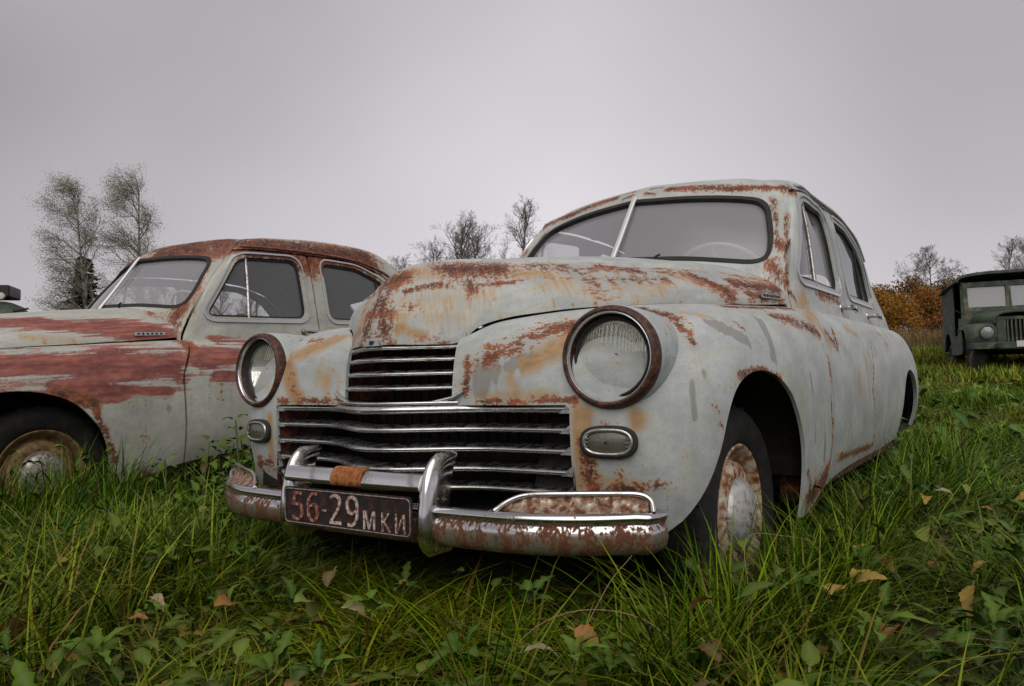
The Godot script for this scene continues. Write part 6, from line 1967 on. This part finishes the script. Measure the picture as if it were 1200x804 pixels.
func army_car() -> void:
	M.army = mottled([[0.2, c8(36, 50, 42)], [0.45, c8(48, 64, 53)], [0.62, c8(62, 74, 57)], [0.74, c8(104, 96, 64)], [0.86, c8(80, 54, 36)]], 0.9, 71, 0.75)
	M.army_canvas = mottled([[0.3, c8(62, 70, 66)], [0.7, c8(88, 94, 88)]], 0.8, 72, 0.95)
	var t := thing("army_car", "green open-sided military field car with a slatted grille and flat hard top", "army car")
	t.position = Vector3(1.34, ground_y(1.3, -13.8) - 0.10, -13.78)
	t.rotation.y = deg_to_rad(12.0)
	# bonnet with rounded shoulders
	put("bonnet", panel_loft([[Vector3(-0.43, 0.98, 0.0), Vector3(-0.42, 1.08, 0.01), Vector3(-0.30, 1.145, 0.02), Vector3(0, 1.16, 0.03), Vector3(0.30, 1.145, 0.02), Vector3(0.42, 1.08, 0.01), Vector3(0.43, 0.98, 0.0)],
		[Vector3(-0.50, 0.98, -0.5), Vector3(-0.49, 1.11, -0.5), Vector3(-0.36, 1.19, -0.5), Vector3(0, 1.215, -0.5), Vector3(0.36, 1.19, -0.5), Vector3(0.49, 1.11, -0.5), Vector3(0.50, 0.98, -0.5)],
		[Vector3(-0.62, 0.98, -1.12), Vector3(-0.61, 1.15, -1.12), Vector3(-0.46, 1.235, -1.12), Vector3(0, 1.26, -1.12), Vector3(0.46, 1.235, -1.12), Vector3(0.61, 1.15, -1.12), Vector3(0.62, 0.98, -1.12)]]).mesh(), M.army, t)
	# grille panel with upright slots between bars
	var gr := Node3D.new()
	gr.name = "grille"
	t.add_child(gr, true)
	var gb := Buf.new()
	hard_box(gb, Transform3D(Basis.IDENTITY, Vector3(-0.365, 0.82, 0.0)), Vector3(0.13, 0.46, 0.04))
	hard_box(gb, Transform3D(Basis.IDENTITY, Vector3(0.365, 0.82, 0.0)), Vector3(0.13, 0.46, 0.04))
	hard_box(gb, Transform3D(Basis.IDENTITY, Vector3(0, 1.065, 0.0)), Vector3(0.862, 0.05, 0.04))
	hard_box(gb, Transform3D(Basis.IDENTITY, Vector3(0, 0.57, 0.0)), Vector3(0.862, 0.06, 0.04))
	put("grille_panel", gb.mesh(), M.army, gr)
	for k in 10:
		var bb := Buf.new()
		hard_box(bb, Transform3D(Basis.IDENTITY, Vector3.ZERO), Vector3(0.026, 0.44, 0.03))
		var o := put("grille_bar", bb.mesh(), M.army, gr)
		o.position = Vector3(-0.27 + k * 0.06, 0.82, -0.004)
	var core := Buf.new()
	hard_box(core, Transform3D(Basis.IDENTITY, Vector3(0, 0.80, -0.10)), Vector3(0.80, 0.5, 0.02))
	put("radiator", core.mesh(), M.under, gr)
	for s in [1.0, -1.0]:
		# flat-topped fender, rolled down at the front
		var f := panel_loft([[Vector3(s * 0.43, 0.60, -0.02), Vector3(s * 0.43, 0.80, 0.03), Vector3(s * 0.43, 0.95, -0.06), Vector3(s * 0.45, 1.0, -0.25), Vector3(s * 0.50, 1.0, -0.6), Vector3(s * 0.58, 1.0, -1.0)],
			[Vector3(s * 0.62, 0.58, 0.00), Vector3(s * 0.62, 0.80, 0.04), Vector3(s * 0.62, 0.95, -0.06), Vector3(s * 0.62, 1.0, -0.25), Vector3(s * 0.64, 1.0, -0.6), Vector3(s * 0.68, 1.0, -1.0)],
			[Vector3(s * 0.82, 0.58, -0.08), Vector3(s * 0.82, 0.80, -0.03), Vector3(s * 0.82, 0.93, -0.12), Vector3(s * 0.82, 0.98, -0.3), Vector3(s * 0.82, 0.98, -0.6), Vector3(s * 0.82, 0.97, -1.0)],
			[Vector3(s * 0.86, 0.56, -0.14), Vector3(s * 0.86, 0.76, -0.12), Vector3(s * 0.86, 0.86, -0.2), Vector3(s * 0.86, 0.90, -0.35), Vector3(s * 0.86, 0.90, -0.6), Vector3(s * 0.86, 0.88, -1.0)]])
		put("front_fender", f.mesh(), M.army, t)
		var h := Node3D.new()
		h.name = "headlamp"
		t.add_child(h, true)
		h.position = Vector3(s * 0.58, 0.83, 0.05)
		put("headlamp_shell", at_points(lathe(PackedVector2Array([Vector2(0.09, -0.12), Vector2(0.112, -0.02), Vector2(0.116, 0.0), Vector2(0.112, 0.016), Vector2(0.10, 0.014)]), 28), Transform3D.IDENTITY).mesh(), M.dark_metal, h)
		put("headlamp_lens", lathe(PackedVector2Array([Vector2(0.101, 0.008), Vector2(0.08, 0.026), Vector2(0.04, 0.038), Vector2(0.0, 0.042)]), 28).mesh(), M.army_lens, h)
		# body side: cowl, sill, rear quarter with its wheel arch
		var q := Buf.new()
		var arch := PackedVector2Array([Vector2(-1.0, 0.55), Vector2(-1.0, 1.12), Vector2(-1.30, 1.16), Vector2(-1.36, 0.92), Vector2(-1.50, 0.80), Vector2(-1.86, 0.80), Vector2(-1.92, 1.10), Vector2(-3.45, 1.10), Vector2(-3.45, 0.62), Vector2(-3.16, 0.62)])
		for i in 9:
			var a := PI * i / 8.0
			arch.append(Vector2(-2.72 - 0.44 * cos(a), 0.60 + 0.34 * sin(a)))
		arch.append(Vector2(-2.2, 0.48)); arch.append(Vector2(-1.1, 0.48))
		plate(q, arch, s * 0.78, s * 0.805)
		put("body_side", q.mesh(), M.army, t)
		# pillars and the closed rear side of the top
		var up := Buf.new()
		plate(up, PackedVector2Array([Vector2(-1.94, 1.10), Vector2(-1.90, 1.30), Vector2(-1.90, 1.86), Vector2(-3.36, 1.82), Vector2(-3.42, 1.10)]), s * 0.775, s * 0.795)
		put("top_side", up.mesh(), M.army_canvas, t)
		put("front_post", sweep(PackedVector3Array([Vector3(s * 0.745, 1.16, -1.20), Vector3(s * 0.725, 1.84, -1.34)]), box_sec(0.05, 0.06, 0.01)).mesh(), M.army, t)
		put("door_rail", sweep(PackedVector3Array([Vector3(s * 0.79, 0.82, -1.40), Vector3(s * 0.79, 0.82, -1.90)]), box_sec(0.03, 0.04, 0.008)).mesh(), M.army, t)
		army_wheel(t, Vector3(s * 0.72, 0.37, -0.52))
		army_wheel(t, Vector3(s * 0.72, 0.37, -2.72))
		put("mirror_arm", sweep(PackedVector3Array([Vector3(s * 0.75, 1.22, -1.18), Vector3(s * 0.86, 1.30, -1.12)]), ring_sec(0.012, 6)).mesh(), M.dark_metal, t)
	# cowl, windscreen frame and panes
	var cw := Buf.new()
	hard_box(cw, Transform3D(Basis.IDENTITY, Vector3(0, 1.12, -1.17)), Vector3(1.54, 0.30, 0.10))
	put("cowl", cw.mesh(), M.army, t)
	var fr := Node3D.new()
	fr.name = "windscreen"
	t.add_child(fr, true)
	fr.position = Vector3(0, 1.28, -1.20)
	fr.rotation.x = deg_to_rad(-10.0)
	var fb := Buf.new()
	for y in [0.02, 0.50]: hard_box(fb, Transform3D(Basis.IDENTITY, Vector3(0, y, 0)), Vector3(1.44, 0.09, 0.05))
	for x in [-0.685, 0.0, 0.685]: hard_box(fb, Transform3D(Basis.IDENTITY, Vector3(x, 0.26, 0.002)), Vector3(0.08, 0.42, 0.05))
	put("windscreen_frame", fb.mesh(), M.army, fr)
	for x in [-0.3425, 0.3425]:
		var pb := Buf.new()
		pb.flat_quad(Vector3(-0.30, -0.20, 0), Vector3(0.30, -0.20, 0), Vector3(0.30, 0.20, 0), Vector3(-0.30, 0.20, 0), Vector3.BACK)
		put("windscreen_pane", pb.mesh(), M.screen_glass, fr).position = Vector3(x, 0.26, -0.005)
	# hard top with sloping sides
	put("hard_top", panel_loft([[Vector3(-0.80, 1.82, -1.16), Vector3(-0.74, 1.90, -1.14), Vector3(-0.4, 1.945, -1.13), Vector3(0, 1.95, -1.13), Vector3(0.4, 1.945, -1.13), Vector3(0.74, 1.90, -1.14), Vector3(0.80, 1.82, -1.16)],
		[Vector3(-0.82, 1.80, -2.3), Vector3(-0.76, 1.92, -2.3), Vector3(-0.4, 1.98, -2.3), Vector3(0, 1.99, -2.3), Vector3(0.4, 1.98, -2.3), Vector3(0.76, 1.92, -2.3), Vector3(0.82, 1.80, -2.3)],
		[Vector3(-0.81, 1.76, -3.46), Vector3(-0.75, 1.86, -3.46), Vector3(-0.4, 1.91, -3.46), Vector3(0, 1.92, -3.46), Vector3(0.4, 1.91, -3.46), Vector3(0.75, 1.86, -3.46), Vector3(0.81, 1.76, -3.46)]], 4, 3, 0.05).mesh(), M.army_canvas, t)
	var fl := Buf.new()
	hard_box(fl, Transform3D(Basis.IDENTITY, Vector3(0, 0.52, -2.2)), Vector3(1.54, 0.06, 2.5))
	hard_box(fl, Transform3D(Basis.IDENTITY, Vector3(0, 1.28, -3.44)), Vector3(1.56, 1.4, 0.03))
	hard_box(fl, Transform3D(Basis.IDENTITY, Vector3(0, 0.62, -0.55)), Vector3(0.82, 0.2, 1.1))
	put("floor", fl.mesh(), M.under, t)
	for s in [0.36, -0.36]:
		var sb := box(Vector3(0.5, 0.14, 0.5), Vector3(0, 0.86, -1.75), 0.04)
		sb.add(box(Vector3(0.5, 0.5, 0.1), Vector3(0, 1.14, -2.02), 0.03))
		put("seat", sb.mesh(), M.seat_dark, t).position.x = s
	put("bumper", sweep(PackedVector3Array([Vector3(-0.84, 0.60, 0.06), Vector3(-0.80, 0.60, 0.14), Vector3(0.80, 0.60, 0.14), Vector3(0.84, 0.60, 0.06)]), box_sec(0.05, 0.11, 0.01)).mesh(), M.army, t)
	var np := Buf.new()
	hard_box(np, Transform3D(Basis.IDENTITY, Vector3.ZERO), Vector3(0.44, 0.10, 0.01))
	put("number_plate", np.mesh(), M.plate_pale, t).position = Vector3(0.03, 0.62, 0.18)
	for x in [0, 1]:
		var tb := Buf.new()
		hard_box(tb, Transform3D(Basis.IDENTITY, Vector3.ZERO), Vector3(0.06, 0.08, 0.10))
		put("tow_hook", tb.mesh(), M.dark_metal, t).position = Vector3(-0.45 + 0.9 * x, 0.60, 0.19)

func army_truck() -> void:
	# only its cab top shows over the red car's bonnet
	var t := thing("army_truck", "dark green military lorry with a roof box, behind the red car's bonnet", "lorry")
	t.position = Vector3(-11.86, ground_y(-11.8, -3.1) + 0.12, -3.08)
	t.rotation.y = deg_to_rad(52.0)
	var cab := []
	for z in [[0.0, 1.18, 0.80], [-0.06, 1.36, 0.80], [-0.16, 1.60, 0.78], [-0.28, 1.80, 0.74], [-0.42, 1.90, 0.68], [-0.8, 1.94, 0.66], [-1.3, 1.92, 0.68]]:
		var row := []
		for k in 9:
			var a := PI * k / 8.0
			var c := cos(a)
			row.append(Vector3(signf(c) * pow(absf(c), 0.35) * z[2], 1.0 + (z[1] - 1.0) * pow(sin(a), 0.30) if k > 0 and k < 8 else 1.0, z[0] - 0.03 * sin(a)))
		cab.append(row)
	put("cab", panel_loft(cab, 4, 4, 0.03).mesh(), M.army, t)
	for s in [1.0, -1.0]:
		var w := panel_loft([[Vector3(s * 0.06, 1.26, 0.0), Vector3(s * 0.40, 1.26, 0.0), Vector3(s * 0.68, 1.28, -0.03)], [Vector3(s * 0.06, 1.52, -0.11), Vector3(s * 0.40, 1.52, -0.11), Vector3(s * 0.66, 1.50, -0.12)], [Vector3(s * 0.06, 1.70, -0.20), Vector3(s * 0.40, 1.70, -0.20), Vector3(s * 0.60, 1.66, -0.20)]], 4, 4, 0.01)
		put("windscreen_pane", w.mesh(), M.screen_glass, t)
		var d := Buf.new()
		hard_box(d, Transform3D(Basis.IDENTITY, Vector3(s * 0.80, 0.95, -0.75)), Vector3(0.05, 0.70, 1.1))
		put("door", d.mesh(), M.army, t)
		put("mirror_arm", sweep(PackedVector3Array([Vector3(s * 0.70, 1.72, -0.28), Vector3(s * 0.92, 1.76, -0.22)]), ring_sec(0.016, 6)).mesh(), M.dark_metal, t)
		army_wheel(t, Vector3(s * 0.78, 0.42, 0.55), 0.42)
		army_wheel(t, Vector3(s * 0.78, 0.42, -2.4), 0.42)
		put("front_fender", panel_loft([[Vector3(s * 0.48, 0.55, 1.1), Vector3(s * 0.48, 0.95, 0.95), Vector3(s * 0.48, 1.02, 0.5), Vector3(s * 0.48, 0.8, 0.0)], [Vector3(s * 0.96, 0.5, 1.08), Vector3(s * 0.96, 0.9, 0.93), Vector3(s * 0.96, 0.98, 0.5), Vector3(s * 0.96, 0.7, 0.0)]], 5, 4, 0.03).mesh(), M.army, t)
	put("bonnet", panel_loft([[Vector3(-0.42, 0.62, 1.15), Vector3(-0.40, 1.10, 1.15), Vector3(0, 1.18, 1.18), Vector3(0.40, 1.10, 1.15), Vector3(0.42, 0.62, 1.15)], [Vector3(-0.55, 0.62, 0.0), Vector3(-0.54, 1.15, 0.0), Vector3(0, 1.26, 0.0), Vector3(0.54, 1.15, 0.0), Vector3(0.55, 0.62, 0.0)]], 6, 5, 0.02).mesh(), M.army, t)
	var bb := Buf.new()
	hard_box(bb, Transform3D(Basis.IDENTITY, Vector3(0, 0.75, -2.6)), Vector3(1.9, 0.25, 2.5))
	for s in [-0.94, 0.94]: hard_box(bb, Transform3D(Basis.IDENTITY, Vector3(s, 1.1, -2.6)), Vector3(0.04, 0.46, 2.5))
	put("load_bed", bb.mesh(), M.army, t)
	put("roof_box", box(Vector3(0.95, 0.19, 0.60), Vector3(0.12, 2.06, -0.75), 0.02).mesh(), M.dark_metal, t)
	put("roof_lamp", at_points(lathe(PackedVector2Array([Vector2(0.0, 0.05), Vector2(0.05, 0.045), Vector2(0.06, 0.0), Vector2(0.04, -0.06)]), 16), Transform3D(Basis.IDENTITY, Vector3(0.52, 1.96, -0.32))).mesh(), M.ivory, t)
	put("bumper", sweep(PackedVector3Array([Vector3(-0.95, 0.55, 1.3), Vector3(0.95, 0.55, 1.3)]), box_sec(0.06, 0.14, 0.01)).mesh(), M.army, t)

func sky_image() -> Image:
	# a closed cloud deck, a little uneven
	var w := 512
	var h := 256
	var n := FastNoiseLite.new()
	n.seed = 199
	n.frequency = 0.8
	n.fractal_octaves = 2
	var im := Image.create(w, h, false, Image.FORMAT_RGBF)
	for y in h:
		var el := PI / 2.0 - PI * (y + 0.5) / h
		for x in w:
			var az := TAU * (x + 0.5) / w
			var d := Vector3(cos(el) * sin(az), sin(el), -cos(el) * cos(az))
			var q := Vector3(d.x, d.y * 1.4, d.z)
			var v := 0.395 + 0.20 * n.get_noise_3dv(q * 1.0) + 0.02 * n.get_noise_3dv(q * 4.5 + Vector3(9, 9, 9))
			# the deck is thinnest and palest low down and heavier overhead
			v *= 1.12 - 0.36 * sstep(0.05, 0.75, el)
			im.set_pixel(x, y, Color(v * 0.985, v * 0.945, v * 1.0))
	return im

func _ready() -> void:
	rng.seed = 20
	var cam := Camera3D.new()
	cam.name = "camera"
	cam.position = Vector3(1.4048, 0.6819, 1.5458)
	cam.rotation_degrees = Vector3(2.58, 34.397, -1.354)
	cam.fov = 48.58
	cam.near = 0.05
	cam.far = 600.0
	add_child(cam)
	cam.current = true
	var env := Environment.new()
	env.background_mode = Environment.BG_SKY
	var sk := Sky.new()
	var pm := PanoramaSkyMaterial.new()
	pm.panorama = ImageTexture.create_from_image(sky_image())
	sk.sky_material = pm
	env.sky = sk
	env.tonemap_mode = Environment.TONE_MAPPER_LINEAR
	env.tonemap_exposure = 1.38
	env.sdfgi_enabled = true
	env.ssao_enabled = true
	env.ssil_enabled = true
	var we := WorldEnvironment.new()
	we.environment = env
	add_child(we)
	var sun := DirectionalLight3D.new()
	sun.name = "sun"
	sun.light_color = Color(1.0, 0.98, 0.95)
	sun.light_energy = 0.5
	sun.light_angular_distance = 70.0
	sun.shadow_enabled = true
	add_child(sun)
	sun.look_at_from_position(Vector3.ZERO, Vector3(-0.45, -1.0, -0.75))
	make_materials()
	print("materials")
	build_masters()
	define_outlines()
	print("masters")
	make_paint()
	print("paint")
	ground_and_grass()
	print("grass")
	vegetation()
	print("trees")
	weeds()
	print("weeds")
	var car := make_car("saloon_car", "pale grey rusty saloon car with a number plate and round headlamps standing in grass", "saloon cars", M.one, Vector2(-0.561, 0.288))
	print("car one")
	var car2 := make_car("saloon_car", "grey saloon car with reddish rust over its roof and fender beside the pale one", "saloon cars", M.two, Vector2(-0.585, 0.318))
	car2.position = Vector3(-2.886, -0.0516, 0.5324)
	car2.rotation_degrees = Vector3(1.647, 0.22, 1.9)
	print("car two")
	army_car()
	army_truck()
	print("army")
